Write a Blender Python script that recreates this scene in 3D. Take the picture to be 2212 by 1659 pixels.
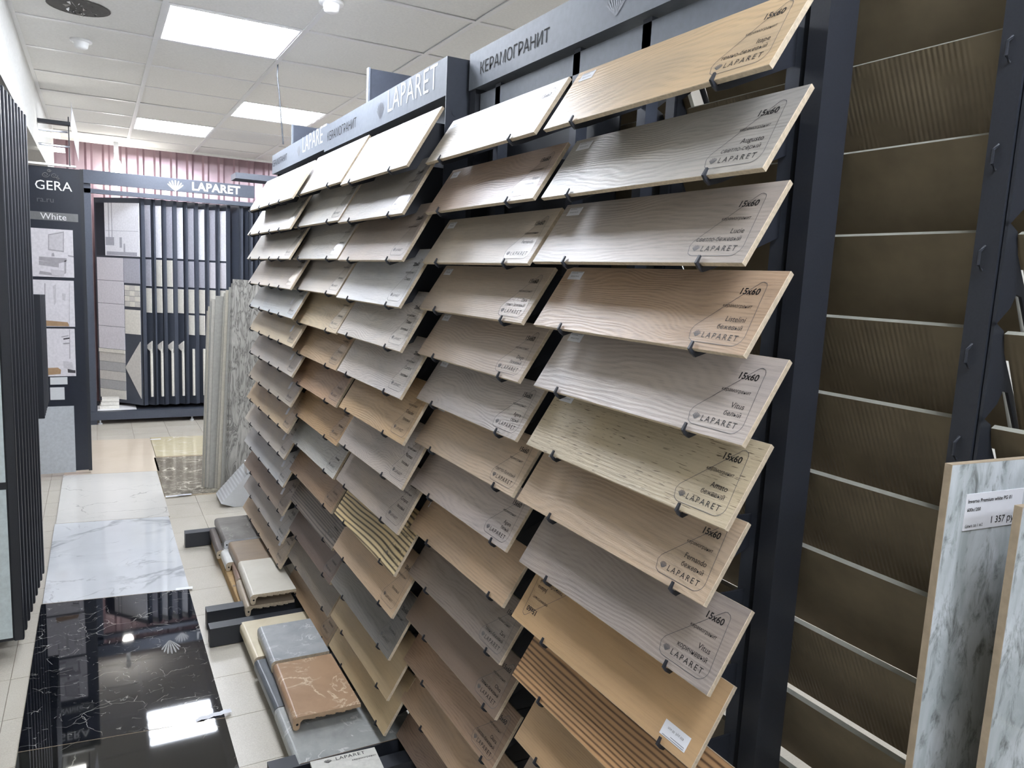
import bpy, bmesh, math, random
from mathutils import Vector, Matrix
random.seed(7)
PI = math.pi
for o in list(bpy.data.objects):
    bpy.data.objects.remove(o, do_unlink=True)
SC = bpy.context.scene
COL = SC.collection

# ------------------------------------------------------------------ camera
W, H = 2212, 1659
FPX = 1615.7
YAW, PITCH, ROLL = math.radians(29.1977), math.radians(7.98), math.radians(-2.771)
CZ = 1.58                                   # eye height in metres
def cam_axes():
    cy, sy, cp, sp = math.cos(YAW), math.sin(YAW), math.cos(PITCH), math.sin(PITCH)
    fwd = Vector((sy*cp, cy*cp, -sp)); right = Vector((cy, -sy, 0)); down = fwd.cross(right)
    c, s = math.cos(ROLL), math.sin(ROLL)
    return c*right + s*down, -s*right + c*down, fwd
CR, CD, CF = cam_axes()
cam_data = bpy.data.cameras.new('camera')
cam_data.sensor_width = 36.0; cam_data.lens = FPX/W*36.0
cam_data.clip_start = 0.02; cam_data.clip_end = 60
cam = bpy.data.objects.new('camera', cam_data); COL.objects.link(cam)
m = Matrix.Identity(4)
for i in range(3):
    m[i][0] = CR[i]; m[i][1] = -CD[i]; m[i][2] = -CF[i]
m[2][3] = CZ
cam.matrix_world = m
SC.camera = cam
def ray(px, py):
    return CR*((px - W/2)/FPX) + CD*((py - H/2)/FPX) + CF
def atz(px, py, z):                         # a photo pixel on the horizontal plane z
    d = ray(px, py); t = (z - CZ)/d.z
    return Vector((d.x*t, d.y*t, z))
def atx(px, py, x):
    d = ray(px, py); t = x/d.x
    return Vector((x, d.y*t, CZ + d.z*t))
def aty(px, py, y):
    d = ray(px, py); t = y/d.y
    return Vector((d.x*t, y, CZ + d.z*t))

# ------------------------------------------------------------------ world, exposure
wd = bpy.data.worlds.new('world'); SC.world = wd; wd.use_nodes = True
wd.node_tree.nodes['Background'].inputs[0].default_value = (0.80, 0.88, 1.0, 1)
wd.node_tree.nodes['Background'].inputs[1].default_value = 0.25
SC.view_settings.view_transform = 'Standard'; SC.view_settings.look = 'None'
SC.view_settings.exposure = 0.0; SC.view_settings.gamma = 1.0
SC.view_settings.use_curve_mapping = False
LIGHT_COL = (0.885, 0.94, 1.045)
LIGHT_STRENGTH = 22.5
CEIL = CZ + 1.12

# ------------------------------------------------------------------ materials
def lin(c):
    r = []
    for v in c:
        v = v/255.0
        r.append(v/12.92 if v <= 0.04045 else ((v + 0.055)/1.055)**2.4)
    return (r[0], r[1], r[2], 1.0)
MATS = {}
class NT:
    def __init__(s, name):
        s.m = bpy.data.materials.new(name); s.m.use_nodes = True
        s.t = s.m.node_tree; s.n = s.t.nodes; s.l = s.t.links
        s.b = s.n['Principled BSDF']
    def node(s, typ, **kw):
        n = s.n.new(typ)
        for k, v in kw.items():
            if k in n.inputs: n.inputs[k].default_value = v
            else: setattr(n, k, v)
        return n
    def link(s, a, b): s.l.new(a, b)
    def coords(s, scale, rnd=True, loc=(0, 0, 0)):
        tc = s.node('ShaderNodeTexCoord'); mp = s.node('ShaderNodeMapping')
        mp.inputs['Scale'].default_value = scale; mp.inputs['Location'].default_value = loc
        if rnd:
            oi = s.node('ShaderNodeObjectInfo'); mu = s.node('ShaderNodeMath', operation='MULTIPLY'); mu.inputs[1].default_value = 37.0
            s.link(oi.outputs['Random'], mu.inputs[0]); ad = s.node('ShaderNodeVectorMath', operation='ADD')
            s.link(tc.outputs['Object'], ad.inputs[0]); s.link(mu.outputs[0], ad.inputs[1]); s.link(ad.outputs[0], mp.inputs[0])
        else:
            s.link(tc.outputs['Object'], mp.inputs[0])
        return mp.outputs[0]
    def noise(s, vec, scale=5, detail=4, rough=0.55, dist=0.0):
        n = s.node('ShaderNodeTexNoise'); n.inputs['Scale'].default_value = scale; n.inputs['Detail'].default_value = detail
        n.inputs['Roughness'].default_value = rough; n.inputs['Distortion'].default_value = dist
        s.link(vec, n.inputs['Vector']); return n.outputs['Fac']
    def ramp(s, fac, stops):
        r = s.node('ShaderNodeValToRGB'); e = r.color_ramp.elements
        while len(e) < len(stops): e.new(0.5)
        for i, (p, c) in enumerate(stops): e[i].position = p; e[i].color = c
        s.link(fac, r.inputs[0]); return r.outputs[0]
    def mix(s, fac, a, b, blend='MIX'):
        n = s.node('ShaderNodeMix'); n.data_type = 'RGBA'; n.blend_type = blend
        for v, i in ((fac, 0), (a, 6), (b, 7)):
            if hasattr(v, 'is_linked'): s.link(v, n.inputs[i])
            else: n.inputs[i].default_value = v
        return n.outputs[2]
    def math(s, op, a, b):
        n = s.node('ShaderNodeMath', operation=op)
        for v, i in ((a, 0), (b, 1)):
            if hasattr(v, 'is_linked'): s.link(v, n.inputs[i])
            else: n.inputs[i].default_value = v
        return n.outputs[0]
    def bump(s, h, strength=0.3, dist=0.002):
        b = s.node('ShaderNodeBump'); b.inputs['Strength'].default_value = strength; b.inputs['Distance'].default_value = dist
        s.link(h, b.inputs['Height']); s.link(b.outputs[0], s.b.inputs['Normal'])
    def set(s, col=None, rough=0.5, metal=0.0, spec=0.5):
        if col is not None:
            if hasattr(col, 'is_linked'): s.link(col, s.b.inputs['Base Color'])
            else: s.b.inputs['Base Color'].default_value = col
        if hasattr(rough, 'is_linked'): s.link(rough, s.b.inputs['Roughness'])
        else: s.b.inputs['Roughness'].default_value = rough
        s.b.inputs['Metallic'].default_value = metal; s.b.inputs['Specular IOR Level'].default_value = spec
        return s.m
def plain(name, rgb, rough=0.5, metal=0.0, spec=0.5, var=0.04, bump=0.0, bscale=60):
    if name in MATS: return MATS[name]
    s = NT(name); v = s.coords((1, 1, 1)); f = s.noise(v, bscale, 3)
    c = lin(rgb); lo = tuple(x*(1 - var*2) for x in c[:3]) + (1,); hi = tuple(min(1, x*(1 + var*2)) for x in c[:3]) + (1,)
    s.set(s.ramp(f, [(0.3, lo), (0.7, hi)]), rough, metal, spec)
    if bump: s.bump(f, bump, 0.001)
    MATS[name] = s.m; return s.m
def emis(name, rgb, strength):
    s = NT(name); s.b.inputs['Base Color'].default_value = (0.8, 0.8, 0.8, 1)
    s.b.inputs['Emission Color'].default_value = (*rgb, 1); s.b.inputs['Emission Strength'].default_value = strength
    MATS[name] = s.m; return s.m
def dim(c, k): return tuple(min(1.0, x*k) for x in c[:3]) + (1,)
def wood(name, rgb, style='fine', dark=None, rough=0.4, bump=0.45):
    """wood-look glazed porcelain: grain along local x"""
    s = NT(name); c = lin(rgb); dk = lin(dark) if dark else dim(c, 0.56)
    fine = s.noise(s.coords((20, 400, 20)), 1.0, 5, 0.7, 0.25)
    mid = s.noise(s.coords((2.6, 44, 2)), 1.0, 4, 0.6, 0.8)
    big = s.noise(s.coords((3.0, 9, 2)), 1.0, 2, 0.5, 0.6)
    # growth rings: phase = rings across the width + wandering; (noise xy scale, wander, rings per metre, colour, fine, streak)
    P_ = {'fine': ((0.8, 7), 34, 1300, 0.12, 1.0, 0.55), 'cathedral': ((2.2, 7), 95, 620, 0.17, 1.0, 0.6), 'zebra': ((1.2, 6), 30, 380, 0.95, 0.35, 0.25), 'zebra2': ((1.0, 9), 24, 560, 0.8, 0.4, 0.3),
          'weather': ((3.0, 10), 120, 900, 0.2, 1.25, 0.8), 'plain': ((0.7, 6), 20, 500, 0.05, 0.5, 0.4), 'dash': ((1.2, 8), 40, 900, 0.08, 0.7, 0.5)}[style]
    cont = s.noise(s.coords((P_[0][0], P_[0][1], 1)), 1.0, 2.0, 0.4, 0.3)
    sx = s.node('ShaderNodeSeparateXYZ'); tc_ = s.node('ShaderNodeTexCoord'); s.link(tc_.outputs['Object'], sx.inputs[0])
    ph = s.math('ADD', s.math('MULTIPLY', cont, P_[1]), s.math('MULTIPLY', sx.outputs[1], P_[2]))
    wave = s.math('ADD', s.math('MULTIPLY', s.math('SINE', ph, 0), 0.5), 0.5)
    P_ = (0, 0) + P_[3:]
    a = s.math('MULTIPLY', s.math('SUBTRACT', wave, 0.5), P_[2]*1.2)
    b = s.math('MULTIPLY', s.math('SUBTRACT', fine, 0.5), P_[3])
    d = s.math('MULTIPLY', s.math('SUBTRACT', mid, 0.5), P_[4])
    g = s.math('ADD', s.math('ADD', s.math('ADD', a, b), d), 0.42)
    colr = s.ramp(g, [(0.05, dim(c, 1.12)), (0.45, c), (0.98, dk)])
    if style == 'dash':
        dn = s.noise(s.coords((34, 420, 9)), 1.0, 1, 0.4)
        colr = s.mix(s.ramp(dn, [(0.66, (0, 0, 0, 1)), (0.70, (0.8, 0.8, 0.8, 1))]), colr, dim(dk, 0.6))
    tone = s.ramp(big, [(0.3, (0.86, 0.87, 0.90, 1)), (0.7, (1.08, 1.045, 1.0, 1))])
    colr = s.mix(1.0, colr, tone, 'MULTIPLY')
    rr = s.math('ADD', s.math('MULTIPLY', fine, 0.12), rough - 0.06)
    s.set(colr, rr, 0, 0.5)
    hgt = s.math('ADD', s.math('MULTIPLY', fine, 0.9), s.math('MULTIPLY', wave, {'cathedral': 0.34, 'weather': 0.34, 'fine': 0.2, 'dash': 0.18}.get(style, 0.1)))
    s.bump(hgt, bump, 0.0016)
    return s.m
def stone(name, rgb, rgb2, scale=6, rough=0.35, veins=None, bump=0.0):
    s = NT(name); v = s.coords((1, 1, 1)); f = s.noise(v, scale, 7, 0.62, 0.5)
    colr = s.ramp(f, [(0.32, lin(rgb2)), (0.62, lin(rgb))])
    if veins:
        f2 = s.noise(v, scale*0.7, 6, 0.6, 1.6)
        k = s.math('ABSOLUTE', s.math('SUBTRACT', f2, 0.5), 0)
        msk = s.ramp(k, [(0.0, (1, 1, 1, 1)), (0.018, (0, 0, 0, 1))])
        f3 = s.noise(v, scale*1.3, 3)
        gate = s.ramp(f3, [(0.5, (0, 0, 0, 1)), (0.62, (1, 1, 1, 1))])
        colr = s.mix(s.mix(1.0, msk, gate, 'MULTIPLY'), colr, lin(veins))
    s.set(colr, rough)
    if bump: s.bump(f, bump, 0.001)
    MATS[name] = s.m; return s.m
def cracks(name, base, cloud, vein, rough, scales, seed=0.0):
    """dark polished marble with thin broken crack lines"""
    s = NT(name); v = s.coords((1, 1, 1), rnd=False, loc=(seed, seed*0.7, 0))
    colr = s.ramp(s.noise(v, 2.0, 5, 0.6, 0.6), [(0.4, lin(base)), (0.8, lin(cloud))])
    nz = s.node('ShaderNodeTexNoise'); nz.inputs['Scale'].default_value = 7; nz.inputs['Detail'].default_value = 4; s.link(v, nz.inputs['Vector'])
    sb = s.node('ShaderNodeVectorMath', operation='SUBTRACT'); s.link(nz.outputs['Color'], sb.inputs[0]); sb.inputs[1].default_value = (0.5, 0.5, 0.5)
    scn = s.node('ShaderNodeVectorMath', operation='SCALE'); s.link(sb.outputs[0], scn.inputs[0]); scn.inputs['Scale'].default_value = 0.16
    ad = s.node('ShaderNodeVectorMath', operation='ADD'); s.link(v, ad.inputs[0]); s.link(scn.outputs[0], ad.inputs[1])
    for i, (sc, wdt, gl, st) in enumerate(scales):
        mp = s.node('ShaderNodeMapping'); s.link(ad.outputs[0], mp.inputs[0]); mp.inputs['Location'].default_value = (3.3*i, 1.9*i, 0.37*i); mp.inputs['Scale'].default_value = (1.0, 1.35, 1)
        vo = s.node('ShaderNodeTexVoronoi'); vo.feature = 'DISTANCE_TO_EDGE'; vo.inputs['Scale'].default_value = sc; s.link(mp.outputs[0], vo.inputs['Vector'])
        msk = s.ramp(vo.outputs['Distance'], [(0.0, (st, st, st, 1)), (wdt, (0, 0, 0, 1))])
        gate = s.ramp(s.noise(mp.outputs[0], sc*0.9, 2), [(gl, (0, 0, 0, 1)), (gl + 0.1, (1, 1, 1, 1))])
        colr = s.mix(s.mix(1.0, msk, gate, 'MULTIPLY'), colr, lin(vein))
    s.set(colr, rough); MATS[name] = s.m; return s.m
def marble(name, base, cloud, vein, rough, vscale=1.3, width=0.012, gate_lo=0.5, dist=1.2, fine=False, seed=0.0):
    s = NT(name); v = s.coords((1, 1, 1), rnd=False, loc=(seed, seed*0.7, 0))
    cl = s.noise(v, 2.2, 5, 0.6, 0.8)
    colr = s.ramp(cl, [(0.35, lin(base)), (0.75, lin(cloud))])
    for i, (sc, wdt, st) in enumerate([(vscale, width, 1.0), (vscale*2.3, width*0.5, 0.75)] + ([(vscale*5, width*0.4, 0.7)] if fine else [])):
        vv = s.coords((1, 1.25, 1), rnd=False, loc=(seed + 3.1*i, 1.7*i + seed, 0.4*i))
        f2 = s.noise(vv, sc, 5, 0.55, dist)
        k = s.math('ABSOLUTE', s.math('SUBTRACT', f2, 0.5), 0)
        msk = s.ramp(k, [(0.0, (st, st, st, 1)), (wdt, (0, 0, 0, 1))])
        gate = s.ramp(s.noise(vv, sc*1.2 + 0.7, 2), [(gate_lo, (0, 0, 0, 1)), (gate_lo + 0.12, (1, 1, 1, 1))])
        colr = s.mix(s.mix(1.0, msk, gate, 'MULTIPLY'), colr, lin(vein))
    s.set(colr, rough); MATS[name] = s.m; return s.m

BLACK = plain('black_powder_coat', (37, 40, 47), 0.45, 0.0, 0.5, 0.05, 0.05, 300)
GREYM = plain('slate_grey_metal', (112, 118, 128), 0.58, 0.0, 0.35, 0.03)
GREYM2 = plain('dark_slate_metal', (62, 67, 78), 0.45, 0.1, 0.5, 0.03)
BISQUE = plain('beige_bisque', (198, 183, 160), 0.8, 0, 0.3, 0.08, 0.15, 150)
BISQUE2 = plain('grey_bisque', (150, 132, 112), 0.85, 0, 0.3, 0.08, 0.15, 150)
INK = plain('black_ink', (28, 27, 28), 0.5)
INKG = plain('grey_ink', (92, 92, 95), 0.5)
WHITE = plain('white_print', (238, 238, 238), 0.45, var=0.01)
PAPER = plain('paper_label', (232, 233, 238), 0.5, var=0.01)
PLAST = plain('grey_white_plastic', (214, 216, 218), 0.4, var=0.01)
CEILW = plain('ceiling_white', (242, 241, 238), 0.85, 0, 0.2, 0.02, 0.25, 90)
GRIDW = plain('grid_white', (240, 240, 240), 0.4, 0.0, 0.5, 0.01)
WALLW = plain('white_paint', (236, 235, 230), 0.8, 0, 0.3, 0.02)
CARD = plain('cardboard', (176, 148, 108), 0.85, 0, 0.2, 0.06, 0.1, 40)
HOLE = plain('dark_hole', (18, 17, 16), 0.9)
FILM = None
def film():
    s = NT('clear_film'); s.n.remove(s.b)
    tr = s.node('ShaderNodeBsdfTransparent'); gl = s.node('ShaderNodeBsdfGlossy'); gl.inputs['Roughness'].default_value = 0.24
    fr = s.node('ShaderNodeFresnel'); fr.inputs[0].default_value = 1.35
    ge = s.node('ShaderNodeNewGeometry'); k = s.math('MULTIPLY', fr.outputs[0], s.math('SUBTRACT', 1.0, ge.outputs['Backfacing']))
    mx = s.node('ShaderNodeMixShader'); s.link(k, mx.inputs[0]); s.link(tr.outputs[0], mx.inputs[1]); s.link(gl.outputs[0], mx.inputs[2])
    s.link(mx.outputs[0], s.n['Material Output'].inputs[0]); return s.m
FILM = film()

# ------------------------------------------------------------------ mesh helpers
class MB:
    def __init__(s): s.v = []; s.f = []; s.mi = []
    def poly(s, pts, mi=0):
        k = len(s.v); s.v += [tuple(p) for p in pts]; s.f.append(list(range(k, k + len(pts)))); s.mi.append(mi)
    def box(s, a, b, mi=0):
        x0, y0, z0 = (min(a[i], b[i]) for i in range(3)); x1, y1, z1 = (max(a[i], b[i]) for i in range(3))
        k = len(s.v)
        s.v += [(x0,y0,z0),(x1,y0,z0),(x1,y1,z0),(x0,y1,z0),(x0,y0,z1),(x1,y0,z1),(x1,y1,z1),(x0,y1,z1)]
        for f in ((0,3,2,1),(4,5,6,7),(0,1,5,4),(1,2,6,5),(2,3,7,6),(3,0,4,7)):
            s.f.append([k + i for i in f]); s.mi.append(mi)
        return s
    def prism(s, pts, ext, mi=0):
        """closed outline pts (3D, ccw seen from the far side of ext) swept by vector ext"""
        k = len(s.v); n = len(pts); e = Vector(ext)
        s.v += [tuple(p) for p in pts] + [tuple(Vector(p) + e) for p in pts]
        s.f.append(list(range(k + n - 1, k - 1, -1))); s.mi.append(mi)
        s.f.append(list(range(k + n, k + 2*n))); s.mi.append(mi)
        for i in range(n):
            j = (i + 1) % n; s.f.append([k + i, k + j, k + n + j, k + n + i]); s.mi.append(mi)
        return s
    def tube(s, pts, r, seg=8, mi=0):
        pts = [Vector(p) for p in pts]; rings = []
        for i, p in enumerate(pts):
            t = (pts[min(i + 1, len(pts) - 1)] - pts[max(i - 1, 0)]).normalized()
            a = t.orthogonal().normalized(); b = t.cross(a); k = len(s.v)
            rr = r[i] if isinstance(r, (list, tuple)) else r
            s.v += [tuple(p + (a*math.cos(q) + b*math.sin(q))*rr) for q in [2*PI*j/seg for j in range(seg)]]; rings.append(k)
        for i in range(len(rings) - 1):
            for j in range(seg):
                q = (j + 1) % seg; s.f.append([rings[i] + j, rings[i] + q, rings[i+1] + q, rings[i+1] + j]); s.mi.append(mi)
        s.f.append([rings[0] + j for j in range(seg)][::-1]); s.mi.append(mi); s.f.append([rings[-1] + j for j in range(seg)]); s.mi.append(mi)
        return s
    def lathe(s, prof, c=(0, 0, 0), seg=24, mi=0):
        k0 = len(s.v); n = len(prof)
        for j in range(seg):
            q = 2*PI*j/seg
            for (r, z) in prof: s.v.append((c[0] + r*math.cos(q), c[1] + r*math.sin(q), c[2] + z))
        for j in range(seg):
            for i in range(n - 1):
                a, b = k0 + j*n + i, k0 + ((j + 1) % seg)*n + i
                s.f.append([a, b, b + 1, a + 1]); s.mi.append(mi)
        return s
    def mesh(s, name, mats, smooth=False):
        me = bpy.data.meshes.new(name); me.from_pydata(s.v, [], s.f)
        for mt in (mats if isinstance(mats, (list, tuple)) else [mats]): me.materials.append(mt)
        me.polygons.foreach_set('material_index', s.mi)
        if smooth: me.polygons.foreach_set('use_smooth', [True]*len(s.f))
        me.update(); return me
    def build(s, name, mats, parent=None, smooth=False):
        return link(name, s.mesh(name, mats, smooth), parent)
def link(name, me, parent=None, mat=None):
    o = bpy.data.objects.new(name, me); COL.objects.link(o)
    if parent is not None: o.parent = parent
    if mat is not None: o.matrix_local = mat
    return o
def tag(o, label, cat, group=None, kind=None):
    o['label'] = label; o['category'] = cat
    if group: o['group'] = group
    if kind: o['kind'] = kind
    return o
def struct(o, label, cat='structure'):
    o['kind'] = 'structure'; o['label'] = label; o['category'] = cat; return o
def thing(name, label, cat, loc=(0, 0, 0), rotz=0.0, group=None):
    o = bpy.data.objects.new(name, None); COL.objects.link(o); o.location = loc; o.rotation_euler = (0, 0, rotz); o.empty_display_size = 0.05
    return tag(o, label, cat, group)
def bevel(me, w=0.002, seg=1):
    bm = bmesh.new(); bm.from_mesh(me)
    bmesh.ops.bevel(bm, geom=[e for e in bm.edges], offset=w, segments=seg, affect='EDGES', clamp_overlap=True)
    bm.to_mesh(me); bm.free(); return me

# ------------------------------------------------------------------ lettering
TXT = {}
def glyphs(txt, spacing=1.0, bold=0.0):
    key = (txt, spacing, bold)
    if key in TXT: return TXT[key]
    cu = bpy.data.curves.new('txt', 'FONT'); cu.body = txt; cu.size = 1.0; cu.resolution_u = 2; cu.space_character = spacing; cu.offset = bold
    ob = bpy.data.objects.new('txt', cu); COL.objects.link(ob)
    bpy.context.view_layer.update()
    me = bpy.data.meshes.new_from_object(ob)
    vs = [tuple(v.co) for v in me.vertices]; fs = [list(p.vertices) for p in me.polygons]
    bpy.data.objects.remove(ob); bpy.data.curves.remove(cu); bpy.data.meshes.remove(me)
    x0 = min(v[0] for v in vs); x1 = max(v[0] for v in vs)
    TXT[key] = (vs, fs, x0, x1); return TXT[key]
def write(mb, txt, x, y, size=None, width=None, align='L', spacing=1.0, bold=0.0, mi=0, shear=0.0, flip=False, z=0.0):
    """lettering in the local xy plane; flip turns it by 180 degrees about (x, y)"""
    vs, fs, x0, x1 = glyphs(txt, spacing, bold)
    if size is None: size = width/(x1 - x0)
    off = {'L': -x0, 'R': -x1, 'C': -(x0 + x1)/2}[align]
    k = len(mb.v)
    for v in vs:
        a, b = (v[0] + off)*size + shear*v[1]*size, v[1]*size
        if flip: a, b = -a, -b
        mb.v.append((x + a, y + b, z))
    for f in fs: mb.f.append([k + i for i in f]); mb.mi.append(mi)
def shell(mb, cx, cy, r, n=7, mi=0, z=0.0, gap=0.55):
    """scallop emblem: a fan of ribs rising from a point"""
    for i in range(n):
        t = (i/(n - 1) - 0.5)*2
        a = t*0.80; L = r*(1.72 - 0.40*abs(t)**2); wd = r*(0.125 - 0.03*abs(t))*(7/n)
        d = (math.sin(a), math.cos(a)); p = (d[1], -d[0]); b = (cx + 0.22*r*t, cy - 0.85*r + 0.12*r*t*t)
        pts = []
        for (s, w) in ((0.0, 0.25), (0.45, 0.8), (0.85, 1.0), (1.0, 0.55)):
            pts.append((b[0] + d[0]*L*s + p[0]*wd*w, b[1] + d[1]*L*s + p[1]*wd*w, z))
        for (s, w) in ((1.0, 0.55), (0.85, 1.0), (0.45, 0.8), (0.0, 0.25)):
            pts.append((b[0] + d[0]*L*s - p[0]*wd*w, b[1] + d[1]*L*s - p[1]*wd*w, z))
        mb.poly(pts[::-1], mi)

# ================================================================== THE ROOM
XW0, XW1, YW0, YW1 = -1.6, 4.6, -4.0, 9.05
fl = MB(); fl.box((XW0, YW0, -0.12), (XW1, YW1, -0.003))
def floor_mat():
    s = NT('floor_grout'); tc = s.node('ShaderNodeTexCoord')
    v = s.node('ShaderNodeMapping'); s.link(tc.outputs['Object'], v.inputs[0])
    f = s.noise(v.outputs[0], 30, 3); s.set(s.ramp(f, [(0.3, lin((118, 108, 94))), (0.7, lin((140, 130, 114)))]), 0.8); return s.m
def floor_tile_mat():
    s = NT('cream_floor_tile'); v = s.coords((1, 1, 1)); f = s.noise(v, 260, 3); g = s.noise(v, 5, 3)
    c = s.mix(1.0, s.ramp(f, [(0.3, lin((192, 185, 171))), (0.7, lin((209, 203, 190)))]), s.ramp(g, [(0.3, (0.92, 0.91, 0.89, 1)), (0.7, (1, 1, 1, 1))]), 'MULTIPLY')
    s.set(c, 0.26); return s.m
FT = floor_tile_mat()
floor = struct(fl.build('floor', floor_mat()), 'cream ceramic tiled shop floor with thin grout lines', 'floor')
P = 0.2925
tm = MB(); tm.box((0.0012, 0.0012, -0.009), (P - 0.0012, P - 0.0012, 0)); tmesh = tm.mesh('floor_tile', FT)
x_off, y_off = 0.558 - 4*P, 3.47 - 7*P
for i in range(10):
    for j in range(26):
        link('floor_tile', tmesh, floor, Matrix.Translation((x_off + i*P, y_off + j*P, 0)))
# large field of the same tiles outside the built area
out = MB()
xa, xb, ya, yb = x_off, x_off + 10*P, y_off, y_off + 26*P
out.box((XW0, YW0, -0.009), (xa, YW1, -0.0005)); out.box((xb, YW0, -0.009), (XW1, YW1, -0.0005))
out.box((xa, YW0, -0.009), (xb, ya, -0.0005)); out.box((xa, yb, -0.009), (xb, YW1, -0.0005))
out.build('tile_field', FT, floor)

# ceiling: 60 cm lay-in boards in a white grid, ends short of the corrugated wall
CY1 = 8.46
ce = MB(); ce.box((XW0, YW0, CEIL + 0.16), (XW1, YW1 + 0.2, CEIL + 0.22))
ceiling = struct(ce.build('ceiling', WALLW), 'white lay-in tile ceiling with recessed light panels', 'ceiling')
gx0, gy0, G = -0.31, 3.78, 0.605
lights = [(1, 0), (2, 3), (1, 5), (1, -2), (1, -7), (4, 0), (1, -10), (6, 3), (6, -8), (4, 5)]  # first three in view, fourth inferred from tile glare, rest added for fill and bounce
lightset = set(lights)
bm_ = MB(); bm_.box((0.008, 0.008, 0), (G - 0.008, G - 0.008, 0.015)); cmesh = bm_.mesh('ceiling_board', CEILW)
for i in range(-3, 9):
    for j in range(-13, 8):
        x, y = gx0 + i*G, gy0 + j*G
        if (i, j) in lightset or x < XW0 - .1 or x + G > XW1 + .4 or y + G > CY1 + 0.3 or y < YW0: continue
        o = link('ceiling_board', cmesh, ceiling, Matrix.Translation((x, y, CEIL + random.uniform(-0.0006, 0.002))) @ Matrix.Rotation(random.uniform(-0.002, 0.002), 4, 'X'))
for i in range(-2, 9):
    r = MB(); x = gx0 + i*G; r.box((x - 0.012, YW0, CEIL - 0.005), (x + 0.012, CY1, CEIL)); r.build('grid_runner', GRIDW, ceiling)
for j in range(-12, 9):
    y = gy0 + j*G
    if y > CY1: continue
    r = MB(); r.box((XW0, y - 0.012, CEIL - 0.0045), (XW1, y + 0.012, CEIL - 0.0005)); r.build('grid_runner', GRIDW, ceiling)
e_ = MB(); e_.box((XW0, CY1, CEIL - 0.02), (XW1, CY1 + 0.03, CEIL + 0.16)); e_.build('edge_trim', WALLW, ceiling)

DIFF = emis('light_diffuser', LIGHT_COL, LIGHT_STRENGTH*0.27); TUBE = emis('fluorescent_tube', LIGHT_COL, LIGHT_STRENGTH*5.4)
lab = {0: 'square recessed ceiling light panel beside the round hole in the ceiling', 1: 'square recessed ceiling light panel above the racks near the hanging wire', 2: 'square recessed ceiling light panel closest to the pink corrugated wall'}
for k, (i, j) in enumerate(lights):
    x, y = gx0 + i*G, gy0 + j*G
    t = thing('ceiling_light', lab.get(k, 'unseen square recessed ceiling light panel assumed outside the aisle view'), 'light', (x, y, CEIL), 0, None if k in lab else 'ceiling lights out of view')
    f = MB(); w = 0.022
    f.box((0.008, 0.008, -0.004), (G - 0.008, w, 0.05)); f.box((0.008, G - w, -0.004), (G - 0.008, G - 0.008, 0.05)); f.box((0.008, w, -0.004), (w, G - w, 0.05)); f.box((G - w, w, -0.004), (G - 0.008, G - w, 0.05))
    f.build('frame', GRIDW, t)
    d = MB(); d.box((w, w, 0.012), (G - w, G - w, 0.02)); d.build('diffuser', DIFF, t)
    for q in range(4):
        yy = G*(q + 0.5)/4; u = MB(); u.tube([(w + 0.01, yy, 0.004), (G - w - 0.01, yy, 0.004)], 0.011, 8); u.build('lamp_tube', TUBE, t)

# walls
def wall(name, a, b, label): return struct(MB().box(a, b).build(name, WALLW), label, 'wall')
wall('wall_right', (XW1, YW0, 0), (XW1 + 0.1, YW1 + 0.2, CEIL + 0.2), 'white wall closing the hall behind the far aisle')
wall('wall_front', (XW0, YW0 - 0.1, 0), (XW1, YW0, CEIL + 0.2), 'white wall at the entrance side of the aisle')
wall('wall_left', (XW0 - 0.1, YW0, 0), (XW0, YW1 + 0.2, CEIL + 0.2), 'white wall behind the black swing panel displays')
b = MB(); b.box((XW0, 1.0, 2.30), (-0.318, 8.46, CEIL + 0.01)); struct(b.build('trim_1', plain('bulkhead_paint', (196, 195, 190), 0.85)), 'white painted bulkhead above the black swing panels', 'bulkhead')
def pink_mat():
    s = NT('pink_corrugated_metal'); f = s.noise(s.coords((1, 1, 1)), 6, 3)
    s.set(s.ramp(f, [(0.3, lin((186, 162, 170))), (0.7, lin((202, 180, 186)))]), 0.24, 0.5); return s.m
cw = MB(); prof = []; x = XW0
while x < XW1:
    prof += [(x, 0.0), (x + 0.085, 0.0), (x + 0.105, -0.028), (x + 0.14, -0.028), (x + 0.16, 0.0)]; x += 0.16
for (a, b) in zip(prof[:-1], prof[1:]):
    if b[0] - a[0] < 1e-6: continue
    cw.poly([(a[0], YW1 + a[1], 0), (b[0], YW1 + b[1], 0), (b[0], YW1 + b[1], CEIL + 0.2), (a[0], YW1 + a[1], CEIL + 0.2)])
struct(cw.build('wall_back', pink_mat()), 'pink corrugated metal wall at the end of the aisle', 'wall')

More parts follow.
